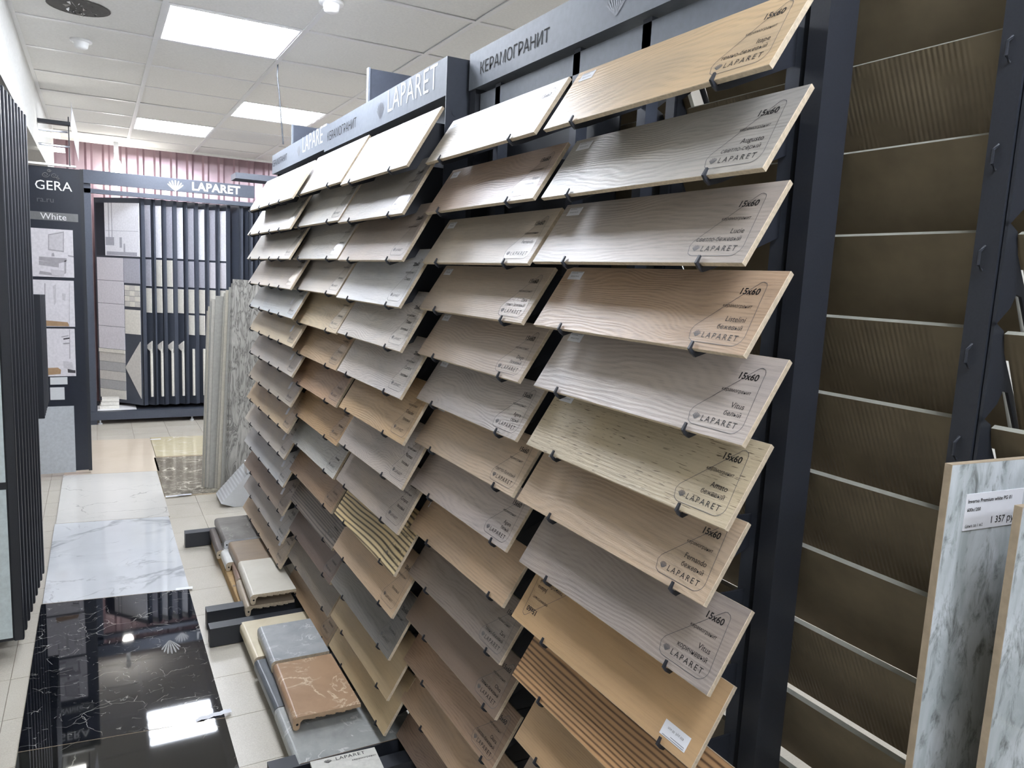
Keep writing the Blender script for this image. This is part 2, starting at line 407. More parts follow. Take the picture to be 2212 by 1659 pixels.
# ================================================================== RACKS AND SAMPLE TILES
L15, W15, TH = 0.60, 0.15, 0.009
def tile_basis(x, y, z, tilt):
    c, s_ = math.cos(tilt), math.sin(tilt)
    mt = Matrix(((0, c, -s_, x), (-1, 0, 0, y), (0, s_, c, z), (0, 0, 0, 1)))
    return mt
TILE_MESH = {}
def tile_mesh(L, Wd, mat, name='sample_tile', edge=None):
    """slab in local axes: x length, y width up the slope, z outwards; slightly chipped long edge"""
    mb = MB(); e = 0.0008; r = random.Random(hash((L, Wd, mat.name)) & 0xffff)
    mb.poly([(e, e, 0), (L - e, e, 0), (L - e, Wd - e, 0), (e, Wd - e, 0)], 0)
    n = 10
    def loop(zv, ins): return [(ins, ins, zv), (L - ins, ins, zv), (L - ins, Wd - ins, zv), (ins, Wd - ins, zv)]
    a, b, c = loop(0, e), loop(-e, 0), loop(-TH, 0.0005)
    for i in range(4):
        j = (i + 1) % 4
        mb.poly([a[j], a[i], b[i], b[j]], 1); mb.poly([b[j], b[i], c[i], c[j]], 1)
    mb.poly(c[::-1], 1)
    return mb.mesh(name, [mat, edge or BISQUE])
ORD = ['topmost', 'second', 'third', 'fourth', 'fifth', 'sixth', 'seventh', 'eighth', 'ninth', 'tenth', 'eleventh', 'twelfth', 'thirteenth', 'fourteenth', 'fifteenth']

def sticker_outline(L, Wd, big):
    if big: base = [(L - 0.158, 0.013), (L - 0.014, 0.013), (L - 0.030, Wd - 0.010)]
    else: base = [(L - 0.150, 0.018), (L - 0.016, 0.018), (L - 0.028, Wd - 0.018)]
    rad = [0.018, 0.018, 0.010]; pts = []
    for i in range(3):
        p, a, b = Vector(base[i]), Vector(base[i - 1]), Vector(base[(i + 1) % 3])
        d1, d2 = (a - p).normalized(), (b - p).normalized(); ang = d1.angle(d2); t = rad[i]/math.tan(ang/2)
        bis = (d1 + d2).normalized(); c = p + bis*(rad[i]/math.sin(ang/2))
        s, e = p + d1*t - c, p + d2*t - c
        for k in range(6):
            q = s.lerp(e, k/5).normalized()*rad[i] + c; pts.append((q.x, q.y))
    return pts
def label_on(tile, L, Wd, name, colour, big=True, flip=False, size='15x60', film_on=True):
    mb = MB(); pts = sticker_outline(L, Wd, big); hi = 0.0006
    def T(p): return (L - p[0], Wd - p[1]) if flip else p
    w = 0.00045
    n = len(pts)
    for i in range(n):
        a, b = Vector(pts[i]), Vector(pts[(i + 1) % n]); d = b - a
        if d.length < 1e-6: continue
        p = Vector((-d.y, d.x)).normalized()*w
        q = [a - p, b - p, b + p, a + p]
        mb.poly([(*T(v), hi) for v in q], 1)
    def wr(txt, x, y, s, **k):
        xx, yy = T((x, y)); write(mb, txt, xx, yy, size=s, align='R', flip=flip, z=hi, **k)
    if big:
        wr(size, L - 0.035, Wd*0.70, 0.0165, bold=0.02, mi=0)
        wr('керамогранит', L - 0.034, Wd*0.535, 0.0088, mi=0)
        if name: wr(name, L - 0.032, Wd*0.365, 0.0135, mi=0)
        if colour: wr(colour, L - 0.030, Wd*0.27, 0.0118, mi=0)
        x, y = T((L - 0.115, Wd*0.185)); shell(mb, x, y, -0.0068 if flip else 0.0068, mi=1, z=hi)
        xx, yy = T((L - 0.028, Wd*0.145)); write(mb, 'LAPARET', xx, yy, width=0.074, align='R', spacing=1.38, flip=flip, z=hi, mi=0)
    else:
        wr(size, L - 0.034, Wd*0.70, 0.018, bold=0.02, mi=0)
        wr('керамогранит', L - 0.036, Wd*0.57, 0.010, mi=0)
        if name: wr(name, L - 0.036, Wd*0.45, 0.0155, mi=0)
        if colour: wr(colour, L - 0.034, Wd*0.33, 0.013, mi=0)
        x, y = T((L - 0.112, Wd*0.19)); shell(mb, x, y, -0.0075 if flip else 0.0075, mi=1, z=hi)
        xx, yy = T((L - 0.045, Wd*0.16)); write(mb, 'LAPARET', xx, yy, width=0.056, align='R', spacing=1.25, flip=flip, z=hi, mi=0)
    mb.build('printed_label', [INK, INKG], tile)
    if film_on:
        f = MB(); f.poly([(*T(p), 0.0003) for p in pts], 0); f.build('label_film', FILM, tile)
def price_on(tile, x, y, w=0.05, h=0.021, flip=False, text='850 руб. 00 коп', rot=0.0):
    c_, s_ = math.cos(rot), math.sin(rot)
    mb = MB(); mb.box((0, 0, 0.0004), (w, h, 0.0008))
    bar = MB(); z = 0.001
    if text:
        write(bar, text, w*0.5, h*0.32, width=w*0.62, align='C', z=z, flip=False)
    for k in range(2): bar.poly([(w*0.06, h*(0.93 - 0.13*k) - 0.0008, z), (w*(0.9 - 0.3*k), h*(0.93 - 0.13*k) - 0.0008, z), (w*(0.9 - 0.3*k), h*(0.93 - 0.13*k), z), (w*0.06, h*(0.93 - 0.13*k), z)])
    a = PI if flip else 0.0
    mt = Matrix.Translation((x, y, 0)) @ Matrix.Rotation(a + rot, 4, 'Z')
    o = mb.build('price_tag', PAPER, tile); o.matrix_local = mt
    bar.build('price_print', INKG, o)
BR = {}
def bracket_mesh(tilt, Wd, xt, xp, key):
    """steel plate in the xz plane, origin at tile's lower front edge; J hook holds the tile"""
    if key in BR: return BR[key]
    c, s_ = math.cos(tilt), math.sin(tilt)
    def P(v, n): return (c*v - s_*n, s_*v + c*n)
    dx = xp - xt
    top = P(min(Wd*0.93, (dx - 0.02)/c), -TH - 0.0015)
    pts = [P(0.011, 0.0065), P(0.011, 0.0035), P(0.004, 0.0022), P(-0.0006, 0.0012), P(-0.0006, -TH - 0.0015), top,
           (dx + 0.012, top[1] - 0.002), (dx + 0.012, 0.05), P(0.012, -0.030), P(-0.007, -0.014), P(-0.007, -0.004), P(-0.0035, 0.0062)]
    mb = MB(); t = 0.0045; n = len(pts)
    mb.prism([(p[0], -t/2, p[1]) for p in pts], (0, t, 0))
    BR[key] = mb.mesh('bracket', BLACK); return BR[key]

def rack(label, xt, xh, xp, y0, y1, zt, zb, hooks, tilt, Wd, key, feet=(), depth=0.064, endcap=True, back=None):
    back = back or (y0 + 0.036, y1 - 0.036)
    r = thing('display_rack', label, 'rack', (xp, (y0 + y1)/2, 0)); L = Matrix.Translation((-xp, -(y0 + y1)/2, 0))
    def part(name, mb, mat):
        o = mb.build(name, mat, r); o.matrix_local = L; return o
    for (a, b_) in ((y0, y0 + 0.036), (y1 - 0.036, y1)):
        mb = MB(); mb.box((xp, a, 0), (xp + depth, b_, zt - 0.004)); part('upright_post', mb, BLACK)
    mb = MB(); mb.box((xh, y0 + 0.002, zb), (xp + depth, y1, zt)); hd = part('header', mb, GREYM)
    if endcap:
        mb = MB(); mb.box((xh, y0 - 0.002, zb - 0.35), (xp + depth, y0 + 0.002, zt)); part('end_plate', mb, GREYM2)
        mb = MB(); mb.lathe([(0, 0), (0.011, 0), (0.011, 0.003), (0, 0.003)], seg=16); o = mb.build('cap', GREYM2, r)
        o.matrix_local = L @ Matrix.Translation((xh + 0.03, y0 - 0.002, zb - 0.045)) @ Matrix.Rotation(PI/2, 4, 'X')
    mb = MB(); mb.box((xp + 0.012, y0 + 0.045, zb - 0.062), (xp + 0.022, y1 - 0.045, zb - 0.014)); part('crossbar', mb, GREYM)
    mb = MB(); mb.box((xp + 0.02, y0 + 0.036, 0.10), (xp + 0.05, y1 - 0.036, 0.15)); part('bottom_rail', mb, BLACK)
    mb = MB(); mb.box((xp + depth - 0.012, back[0], 0.16), (xp + depth - 0.008, back[1], zb - 0.01)); part('added_backing', mb, BLACK)  # dark sheet added to block the bright background, so tile gaps look dark
    for hy, rows in hooks:
        mb = MB(); mb.box((xp + 0.012, hy - 0.014, 0.12), (xp + 0.042, hy + 0.014, zb - 0.005)); part('comb_post', mb, GREYM2)
        for z in rows:
            o = link('bracket', bracket_mesh(tilt, Wd, xt, xp, key), r, L @ Matrix.Translation((xt, hy, z)))
    for (fy, x0) in feet:
        mb = MB(); mb.box((x0, fy - 0.03, 0.004), (xp + 0.1, fy + 0.03, 0.084)); part('foot_bar', mb, BLACK)
    return r, hd, L

# ---- column data: lower far corner of every tile (photo pixels), read on the column's own plane
T57 = math.radians(57.0); T59 = math.radians(59.3)
XN, XA, XF = 0.8158, 0.757, 0.72
LC_, LB_, LA_, WW, WF = 0.645, 0.70, 1.015, 0.2, 0.19
def zs_on(px, X): return [atx(p[0], p[1], X) for p in px]
def cr(ox, oy, s): return lambda pts: [(ox + a/s, oy + b/s) for a, b in pts]
E_px = [(1173,281),(1168,428.5),(1149.5,566),(1151.8,701.8),(1151.8,833.6),(1136,960),(1115,1079),(1120,1213),(1104,1331),(1105.6,1458),(1110,1593.7)]
D_px = [(918.4,353.4),(918,460.6),(912,567.3),(905,665.6),(901.5,762.8),(898.6,860.3),(895,954),(887,1047),(884,1141),(881,1238.5),(875.7,1333.7),(871,1424),(864,1510.7),(855,1588)]
k5, k6, k7 = cr(500, 200, 3.687), cr(500, 620, 3.687), cr(400, 1000, 3.687)
C_px = k5([(865,738),(845,1038),(845,1335),(832,1632)]) + k6([(840,365),(840,665),(855,955),(850,1240),(830,1530)]) + k7([(1185,400),(1175,675),(1160,950),(1155,1215),(1140,1450)])
B_px = k5([(500,825),(490,1075),(485,1325),(480,1560)]) + k6([(480,265),(480,505),(480,745),(487,1000),(470,1220),(460,1450)]) + k7([(835,290),(825,520),(815,740),(810,940)])
A_px = k5([(135,945),(125,1135),(122,1325),(130,1515)]) + k6([(140,150),(140,330),(140,515),(133,705),(120,875),(105,1045),(100,1225)]) + [(526.5,1002),(526,1050.5),(524,1095.5)]
E_p, D_p = zs_on(E_px, XN), zs_on(D_px, XN)
E_p += [E_p[-1] + Vector((0, 0, -0.132)), E_p[-1] + Vector((0, 0, -0.264))]
C_p, B_p, A_p = zs_on(C_px, XA), zs_on(B_px, XA), zs_on(A_px, XF)
def rowfit(ps):
    n = len(ps); mx = (n - 1)/2; mz = sum(p.z for p in ps)/n
    k = sum((i - mx)*(p.z - mz) for i, p in enumerate(ps))/sum((i - mx)**2 for i in range(n))
    return [mz + k*(i - mx) for i in range(n)]
rowsN = rowfit(E_p[:11]); kN = rowsN[1] - rowsN[0]; rowsN = [rowsN[0] + kN*i for i in range(14)]
rowsC = rowfit(C_p); rowsB = rowfit(B_p); rowsAB = [(a + b_)/2 for a, b_ in zip(rowsC, rowsB)]
rowsF = rowfit(A_p)
zt_n, zb_n = CZ + 0.638, CZ + 0.536
zz = lambda ps: [p.z for p in ps]
near_rack, near_head, nearL = rack('slate grey tile rack with bare black end post, narrow wood-look tiles in two columns', XN, 0.965, 0.970, 0.818, 2.070, zt_n, zb_n, [(0.888, zz(E_p)), (1.272, zz(E_p)), (1.526, zz(D_p)), (1.917, zz(D_p))], T57, W15, 'near', feet=((0.85, 0.46), (2.02, 0.46)), endcap=False, back=(1.40, 2.034))
mid_rack, mid_head, midL = rack('slate grey tile rack between the bare-post rack and the long-tile rack', XA, 0.905, 0.930, 2.097, 3.440, CZ + 0.629, CZ + 0.520, [(2.15, zz(C_p)), (2.545, zz(C_p)), (2.822, zz(B_p)), (3.275, zz(B_p))], T59, WW, 'mid', feet=((2.14, 0.42), (3.165, 0.376)))
far_rack, far_head, farL = rack('slate grey tile rack holding the longest planks, beside the leaning grey planks', XF, 0.922, 0.948, 3.450, 4.660, CZ + 0.648, CZ + 0.541, [(3.487, zz(A_p)), (3.70, zz(A_p)), (3.95, zz(A_p)), (4.201, zz(A_p))], T59, WF, 'far', feet=((3.335, 0.385), (4.40, 0.40)), endcap=False)

def head_text(head, Lm, xh, ks, ke, lm, l0, l1, zc, hcap, two=True):
    """stencilled words on the header: y runs from ks to ke, emblem at lm, brand word l0..l1"""
    basis = Matrix(((0, 0, -1, xh - 0.0008), (-1, 0, 0, 0), (0, 1, 0, 0), (0, 0, 0, 1)))
    mb = MB(); write(mb, 'КЕРАМОГРАНИТ', -ks, zc - hcap*0.30, width=ks - ke, z=0)
    o = mb.build('stencil_lettering', HOLE, head); o.matrix_local = basis  # flat dark inlay: shade of the recessed letters put in as colour
    mb = MB(); shell(mb, -lm, zc - hcap*0.05, hcap*0.62, n=9)
    o = mb.build('shell_emblem', GREYM2, head); o.matrix_local = basis
    mb = MB(); write(mb, 'LAPARET', -l0, zc - hcap*0.42, width=l0 - l1, spacing=1.05, bold=-0.004)
    o = mb.build('stencil_lettering', plain('painted_cutout_light', (186, 193, 202), 0.5), head); o.matrix_local = basis  # flat pale inlay: brightness seen through the cut letters put in as colour
def yy(px, py, X): return atx(px, py, X).y
head_text(near_head, nearL, 0.965, yy(1038,145,.965), yy(1187,75,.965), yy(1332,15,.965), 1.235, 0.90, (zt_n + zb_n)/2 - 0.004, 0.05)
head_text(mid_head, midL, 0.905, yy(708,283,.905), yy(770,262,.905), yy(822,232,.905), yy(838,232,.905), yy(945,185,.905), CZ + 0.575, 0.053)
head_text(far_head, farL, 0.922, yy(589,352,.922), yy(620,345,.922), yy(646,325,.922), yy(654,325,.922), yy(706,303,.922), CZ + 0.596, 0.050)

# ---- sample tiles: (name in plain words, rgb, style, dark)
E_spec = [('warm tan oak-look', (203,178,142), 'cathedral', None), ('cool grey oak-look', (172,168,160), 'weather', None), ('greige oak-look', (176,167,158), 'cathedral', None),
 ('honey tan oak-look', (189,163,137), 'weather', None), ('pale greige oak-look', (190,180,172), 'cathedral', None), ('cream dashed-grain', (196,182,154), 'dash', (120,100,78)),
 ('sandy beige oak-look', (192,170,145), 'cathedral', None), ('mauve grey oak-look', (165,154,146), 'cathedral', None), ('golden tan upside-down', (196,163,122), 'plain', None),
 ('zebra-striped brown', (184,146,106), 'zebra2', (92,66,46)), ('light tan oak-look', (186,156,120), 'fine', None), ('dull taupe', (160,142,124), 'fine', None), ('dull brown', (150,128,106), 'fine', None)]
D_spec = [('ivory white', (214,205,190), 'weather', None), ('brownish beige', (176,156,140), 'weather', None), ('straight-grained beige', (188,176,160), 'fine', None), ('sandy beige', (188,172,154), 'fine', None),
 ('beige swirl-grained', (190,174,158), 'cathedral', None), ('silvery grey swirl-grained', (190,182,176), 'weather', None), ('peach beige', (203,182,158), 'cathedral', None), ('pale mauve grey knotty', (194,182,174), 'cathedral', None),
 ('unlabelled tan', (190,165,138), 'cathedral', None), ('dark weathered grey', (142,130,121), 'cathedral', (86,77,72)), ('dark cocoa brown', (134,116,102), 'plain', None), ('knotty brown', (160,134,112), 'cathedral', (100,78,64)),
 ('light walnut', (180,154,128), 'cathedral', None), ('rough dark brown', (146,124,108), 'weather', (84,68,58))]
C_spec = [('silver white', (208,208,204), 'fine', None), ('dark ash grey', (152,147,140), 'fine', None), ('grey brown', (166,153,141), 'fine', None), ('cool white', (216,217,218), 'fine', None),
 ('knotted white', (207,200,192), 'weather', None), ('light greige', (201,193,186), 'weather', None), ('honey tan', (190,162,126), 'cathedral', (140,108,74)), ('pinkish greige', (187,177,168), 'weather', None),
 ('grey taupe', (172,161,150), 'fine', (120,110,100)), ('zebra-striped straw and brown', (216,196,152), 'zebra', (84,68,52)), ('tan oak-look', (197,171,142), 'fine', None), ('charcoal grey', (118,114,108), 'cathedral', (78,74,70)),
 ('olive tan', (176,155,122), 'plain', None), ('straw tan', (188,167,132), 'fine', None)]
B_spec = [('bright white', (228,227,224), 'plain', None), ('light ash grey', (192,189,183), 'fine', None), ('pale grey', (201,198,193), 'weather', None), ('cream white', (211,204,196), 'plain', None),
 ('cream tan', (208,190,160), 'cathedral', None), ('tan', (190,164,132), 'cathedral', (138,108,78)), ('reddish tan', (182,152,124), 'cathedral', (118,88,66)), ('golden tan', (194,161,120), 'cathedral', (136,102,66)),
 ('pale greenish grey', (202,200,192), 'weather', (140,138,132)), ('mid brown', (168,141,114), 'cathedral', (112,86,66)), ('dark zebra-striped grey', (126,116,106), 'zebra2', (64,57,52)), ('dark chocolate', (114,96,86), 'plain', None),
 ('grey brown', (132,121,108), 'weather', None), ('tan brown', (176,150,122), 'fine', None)]
A_spec = [('white', (216,214,210), 'plain', None), ('ash grey', (180,177,170), 'plain', None), ('light grey', (193,189,181), 'plain', None), ('off-white', (211,202,192), 'plain', None), ('cold white', (209,213,213), 'plain', None),
 ('cream', (215,199,170), 'plain', None), ('pale greige', (201,193,182), 'plain', None), ('olive greige', (180,170,154), 'plain', None), ('sand', (206,183,150), 'fine', None), ('oatmeal', (201,193,181), 'plain', None),
 ('light silver', (201,201,199), 'plain', None), ('taupe', (156,140,124), 'fine', None), ('mid grey', (178,173,167), 'plain', None), ('beige oak-look', (192,172,147), 'fine', None)]
E_lab = [('Itape','темно-бежевый'),('Augusto','светло-серый'),('Lucie','светло-бежевый'),('Listelini','бежевый'),('Vitus','белый'),('Amato','бежевый'),('Fernando','бежевый'),('Vitus','коричневый'),('Juliano','темно-бежевый'),None,None,None,None]
D_lab = [('',''),('Itape','бежевый'),('Fernando',''),('Zara','темно-бежевый'),('Diego','бежевый'),('Agora','серый'),('','светло-бежевый'),('Agora','белый'),None,('Zara','темно-бежевый'),('Oliva','темно-бежевый'),('Okira','светло-бежевый'),None,None]
def put_tiles(ps, spec, L, Wd, tilt, X, where, group, labs, big, size, rowz=None):
    for i, p in enumerate(ps):
        nm, rgb, st, dk = spec[i]
        mat = wood(f'wood_look_{group[:4]}_{i}', rgb, st, dk, rough=0.33 if big else 0.36)
        o = link('sample_tile', tile_mesh(L, Wd, mat), None, tile_basis(X, p.y, p.z + 0.0006, tilt))
        tag(o, f'{nm} tile, {ORD[i]} in {where}', 'tile', group)
        yield i, o
for i, o in put_tiles(E_p, E_spec, L15, W15, T57, XN, 'the column beside the bare end post', 'near column of narrow tiles', None, True, '15x60'):
    if E_lab[i]: label_on(o, L15, W15, *E_lab[i], flip=(i == 8))
    if i == 8: price_on(o, L15 - 0.075 + 0.05, 0.040, 0.062, 0.026, flip=True, rot=0.0)
    elif i < 8: price_on(o, 0.024, W15*0.79, 0.048, 0.020, text='850 руб. 00 коп')
for i, o in put_tiles(D_p, D_spec, L15, W15, T57, XN, 'the second column from the bare end post', 'second column of narrow tiles', None, True, '15x60'):
    if D_lab[i]: label_on(o, L15, W15, *D_lab[i])
    if i < 7: price_on(o, 0.022, W15*0.78, 0.046, 0.021, text='750 руб.')
    if i == 8: price_on(o, 0.036, 0.085, 0.05, 0.006, text='', rot=PI/2)
C_nm = ['', '', '', 'Crusso', 'Timber', 'Cumbre', 'Crusoder', 'Norman', 'Comprar', '', '', '', '', '']
for i, o in put_tiles(C_p, C_spec, LC_, WW, T59, XA, 'the column right of the white-topped fourth column', 'third column of wide tiles', None, False, '20x60'):
    if i < 12: label_on(o, LC_, WW, C_nm[i], 'бежевый' if i > 3 else '', big=False, size='20x60')
    if i == 13: price_on(o, 0.05, 0.13, 0.055, 0.04, text='650', rot=0)
for i, o in put_tiles(B_p, B_spec, LB_, WW, T59, XA, 'the fourth column from the bare end post', 'fourth column of wide tiles', None, False, '20x60'):
    if i not in (12,): label_on(o, LB_, WW, '', 'бежевый', big=False, size='20x60')
for i, o in put_tiles(A_p, A_spec, LA_, WF, T59, XF, 'the long-plank column by the leaning planks', 'fifth column of long planks', None, False, '20x120'):
    label_on(o, LA_, WF, '', '', big=False, size='20x120', film_on=True)
    if i > 3: price_on(o, LA_ - 0.175, 0.06, 0.030, 0.034, text='', rot=0.2)
# fix wording: third column named by its neighbours
for o in COL.objects:
    if o.get('group') == 'third column of wide tiles': o['label'] = o['label'].replace('the column right of the white-topped fourth column', 'the third column from the bare end post')

# ================================================================== REAR RACK (its tiles show us their backs)
def back_mat(name, ribs):
    s = NT(name); v = s.coords((1, 1, 1), rnd=False); f = s.noise(v, 14, 3)
    c = s.ramp(f, [(0.3, lin((104,94,76))), (0.7, lin((120,109,88)))])
    s.set(c, 0.6, 0, 0.4)
    if ribs:
        wv = s.node('ShaderNodeTexWave'); wv.wave_type = 'BANDS'; wv.bands_direction = 'X'; wv.inputs['Scale'].default_value = 38; wv.inputs['Distortion'].default_value = 0.4
        s.link(v, wv.inputs['Vector']); gate = s.noise(v, 11, 2)
        s.bump(s.math('MULTIPLY', wv.outputs['Fac'], s.ramp(gate, [(0.4, (0, 0, 0, 1)), (0.6, (1, 1, 1, 1))])), 0.5, 0.0025)
    else: s.bump(s.noise(v, 90, 3), 0.15, 0.001)
    return s.m
BK1, BK2 = back_mat('ribbed_tile_back', True), back_mat('plain_tile_back', False)
SLATE = plain('tile_face_beige', (180,170,155), 0.4)
EDGEG = plain('dull_grey_edge', (150,150,140), 0.7); XB = 1.060; TB = math.radians(62)
topz = [CZ + v*XB/1.15 for v in (0.535, 0.389, 0.243, 0.1015, -0.0405, -0.1795, -0.328, -0.472, -0.620, -0.765, -0.91)]
ribbed = {1, 4, 5, 6, 8}
rb = thing('display_rack', 'black rear rack whose tiles show only their brown backs', 'rack', (XB, 0.6, 0)); LB = Matrix.Translation((-XB, -0.6, 0))
for (ya, yb_) in ((0.566, 0.598), (1.235, 1.262), (1.88, 1.91)):
    mb = MB(); mb.box((XB - 0.024, ya, 0), (XB - 0.004, yb_, 2.16)); o = mb.build('upright_post', BLACK, rb); o.matrix_local = LB
def backbr():
    mb = MB(); c, s_ = math.cos(TB), math.sin(TB)
    pts = [(-0.02, 0.012), (0.004, 0.0), (0.012, -0.03), (c*0.2 + 0.022, -s_*0.2 - 0.012), (c*0.2 + 0.01, -s_*0.2 - 0.022), (0.035, -0.085), (0.022, -0.082), (0.012, -0.10), (-0.02, -0.125)]
    mb.prism([(p[0], -0.002, p[1]) for p in pts], (0, 0.004, 0)); return mb.mesh('bracket', BLACK)
bbm = backbr()
for z in topz:
    for y in (0.562, 1.232, 1.30):
        link('bracket', bbm, rb, LB @ Matrix.Translation((XB, y, z)))
    mb = MB(); mb.tube([(XB - 0.024, 0.584, z - 0.02), (XB - 0.034, 0.584, z - 0.028), (XB - 0.034, 0.584, z - 0.045), (XB - 0.024, 0.584, z - 0.052)], 0.0022, 6); o = mb.build('slot_hook', BLACK, rb); o.matrix_local = LB
def back_tile(y1, L, z, mat, lab, grp):
    c, s_ = math.cos(TB), math.sin(TB)
    # local x along -y, local y down the slope, local z towards the aisle (the back of the tile)
    mt = Matrix(((0, c, -s_, XB), (-1, 0, 0, y1), (0, -s_, -c, z), (0, 0, 0, 1)))
    mb = MB(); e = 0.0008
    mb.poly([(0, 0, 0), (L, 0, 0), (L, 0.2, 0), (0, 0.2, 0)], 0)
    a = [(0, 0, 0), (L, 0, 0), (L, 0.2, 0), (0, 0.2, 0)]; b_ = [(p[0], p[1], -TH) for p in a]
    for i in range(4):
        j = (i + 1) % 4; mb.poly([a[j], a[i], b_[i], b_[j]], 1)
    mb.poly(b_[::-1], 2)
    o = link('sample_tile', mb.mesh('sample_tile', [mat, EDGEG, SLATE]), None, mt)
    tag(o, lab, 'tile', grp)
for i, z in enumerate(topz):
    mt_ = BK1 if i in ribbed else BK2
    kind_ = 'ribbed' if i in ribbed else 'smooth'
    back_tile(1.225, 0.652, z, mt_, f'{kind_} brown tile back, {ORD[i]} behind the bare end post', 'tile backs behind the end post')
    if i < 11: back_tile(0.557, 0.56, z - 0.004, BK1 if (i % 3) else BK2, f'brown tile back, {ORD[i]} behind the standing marble slabs', 'tile backs behind the standing slabs')
    back_tile(1.87, 0.59, z, mt_, f'{kind_} brown tile back, {ORD[i]} seen through the narrow-tile rack', 'tile backs seen through the rack')

# things on the floor beyond the rear rack
wm = marble('white_marble_far', (226,228,230), (210,212,214), (150,150,152), 0.2)
gm = stone('grey_stone_far', (140,150,162), (112,122,134), 5, 0.3, (220,222,224))
for (a, b_, mt_, lb) in (((1.62, 0.62), (2.25, 1.22), wm, 'white floor slab sample lying beyond the rear rack'), ((1.62, 0.0), (2.25, 0.60), gm, 'blue-grey floor slab sample lying beyond the rear rack')):
    mb = MB(); mb.box((a[0], a[1], 0.0005), (b_[0], b_[1], 0.0105)); tag(mb.build('floor_slab', mt_), lb, 'slab')
for k in range(6):
    x = 1.20 + 0.012; y = 1.02 + 0.034*k; hgt = 0.30
    mb = MB(); mb.box((1.20, y, 0.001), (1.55, y + 0.010, 0.32 - 0.012*(k % 3)))
    tag(mb.build('upright_tile', plain('tan_tile_edge', (186,160,126), 0.6)), 'tan tile standing on edge on the floor under the rear rack', 'tile', 'tiles on edge under the rear rack')

# ================================================================== STANDING MARBLE SLABS AT THE RIGHT
sm = NT('grey_white_quartz_marble'); v_ = sm.coords((11, 11, 4.0), rnd=False)
f_ = sm.noise(v_, 1.4, 6, 0.62, 1.0); f2 = sm.noise(v_, 4.5, 5, 0.7, 0.6)
cc = sm.mix(sm.ramp(f2, [(0.50, (0, 0, 0, 1)), (0.68, (0.9, 0.9, 0.9, 1))]), sm.ramp(f_, [(0.35, lin((176,184,186))), (0.6, lin((212,218,222)))]), lin((110,114,112)))
sm.set(cc, 0.07); QM = sm.m
EDGE = plain('putty_edge', (176,160,138), 0.8, 0, 0.3, 0.05)
def stand_slab(p, ang, w, h, lab, tagged):
    t = thing('marble_slab', lab, 'slab', (p.x, p.y, p.z - h), ang)
    mb = MB(); th = 0.0095
    mb.box((0, 0.0, 0), (w, th, h), 1)
    mb.poly([(0.0008, -0.0002, 0.0008), (w - 0.0008, -0.0002, 0.0008), (w - 0.0008, -0.0002, h - 0.0008), (0.0008, -0.0002, h - 0.0008)], 0)
    mb.build('slab', [QM, EDGE], t)
    if tagged:
        q = MB(); q.box((0.034, -0.0012, h - 0.088), (0.148, -0.0004, h - 0.040)); tg = q.build('price_tag', PAPER, t)
        tx = MB(); 
        write(tx, 'Inverno Premium white PG 01', 0.038, h - 0.052, width=0.086, bold=0.012)
        write(tx, '600x1200', 0.038, h - 0.063, width=0.026, bold=0.012)
        write(tx, 'Цена за 1 м2', 0.038, h - 0.084, width=0.034); write(tx, '1 357 руб.', 0.088, h - 0.082, width=0.056)
        o = tx.build('price_print', INK, tg); o.matrix_local = Matrix(((1, 0, 0, 0), (0, 0, 1, -0.0016), (0, 1, 0, 0), (0, 0, 0, 1)))
    return t
pS = atz(2057, 1004, CZ - 0.20); dS = atz(2212, 990.5, CZ - 0.20)
angS = math.atan2(dS.y - pS.y, dS.x - pS.x)
BASEH = 0.145
stand_slab(Vector((pS.x, pS.y, pS.z)), angS, 0.60, pS.z - BASEH, 'tall grey-veined marble slab with white price tag, standing by rear rack', True)
pS2 = atz(2209, 1096, CZ - 0.235); 
stand_slab(Vector((pS2.x, pS2.y, pS2.z)), angS, 0.60, pS2.z - BASEH, 'shorter marble slab standing in front of the price-tagged slab', False)
bs = thing('slab_stand', 'low black stand carrying the upright marble slabs', 'stand', (0.9, 0.2, 0))
MB().box((0, 0.0, 0.10), (0.66, 0.40, BASEH - 0.001)).build('deck', BLACK, bs)
for (x, y) in ((0, 0), (0.62, 0), (0, 0.36), (0.62, 0.36)): MB().box((x, y, 0), (x + 0.04, y + 0.04, 0.10)).build('leg', BLACK, bs)

# ================================================================== FLOOR SAMPLE SLABS
MB_BLACK = cracks('black_marble', (10,12,18), (26,28,34), (190,188,180), 0.03, [(3.6, 0.006, 0.56, 0.8), (9, 0.014, 0.54, 0.85), (22, 0.03, 0.57, 0.65)], 2.0)
MB_BLACK2 = cracks('black_brown_marble', (20,20,19), (36,35,31), (186,182,170), 0.03, [(2.0, 0.008, 0.45, 0.9), (7, 0.014, 0.55, 0.7)], 7.0)
MB_W1 = cracks('white_marble_thin_veins', (220,217,210), (208,206,200), (140,136,130), 0.13, [(2.2, 0.010, 0.46, 0.7), (4.5, 0.010, 0.52, 0.45)], 4.0)
MB_W2 = marble('white_marble_grey_clouds', (218,220,221), (204,206,208), (170,171,173), 0.05, 1.4, 0.03, 0.46, 0.9, False, 11.0)
BEIGE = stone('beige_polished', (222,208,188), (214,199,178), 2, 0.09)
BROWNS = marble('brown_grey_emperador', (116,108,96), (140,132,118), (214,206,188), 0.1, 3.0, 0.03, 0.42, 1.6, True, 5.0)
CREAMS = marble('cream_veined', (206,194,160), (216,206,176), (232,226,206), 0.12, 3.0, 0.03, 0.45, 1.4, False, 9.0)
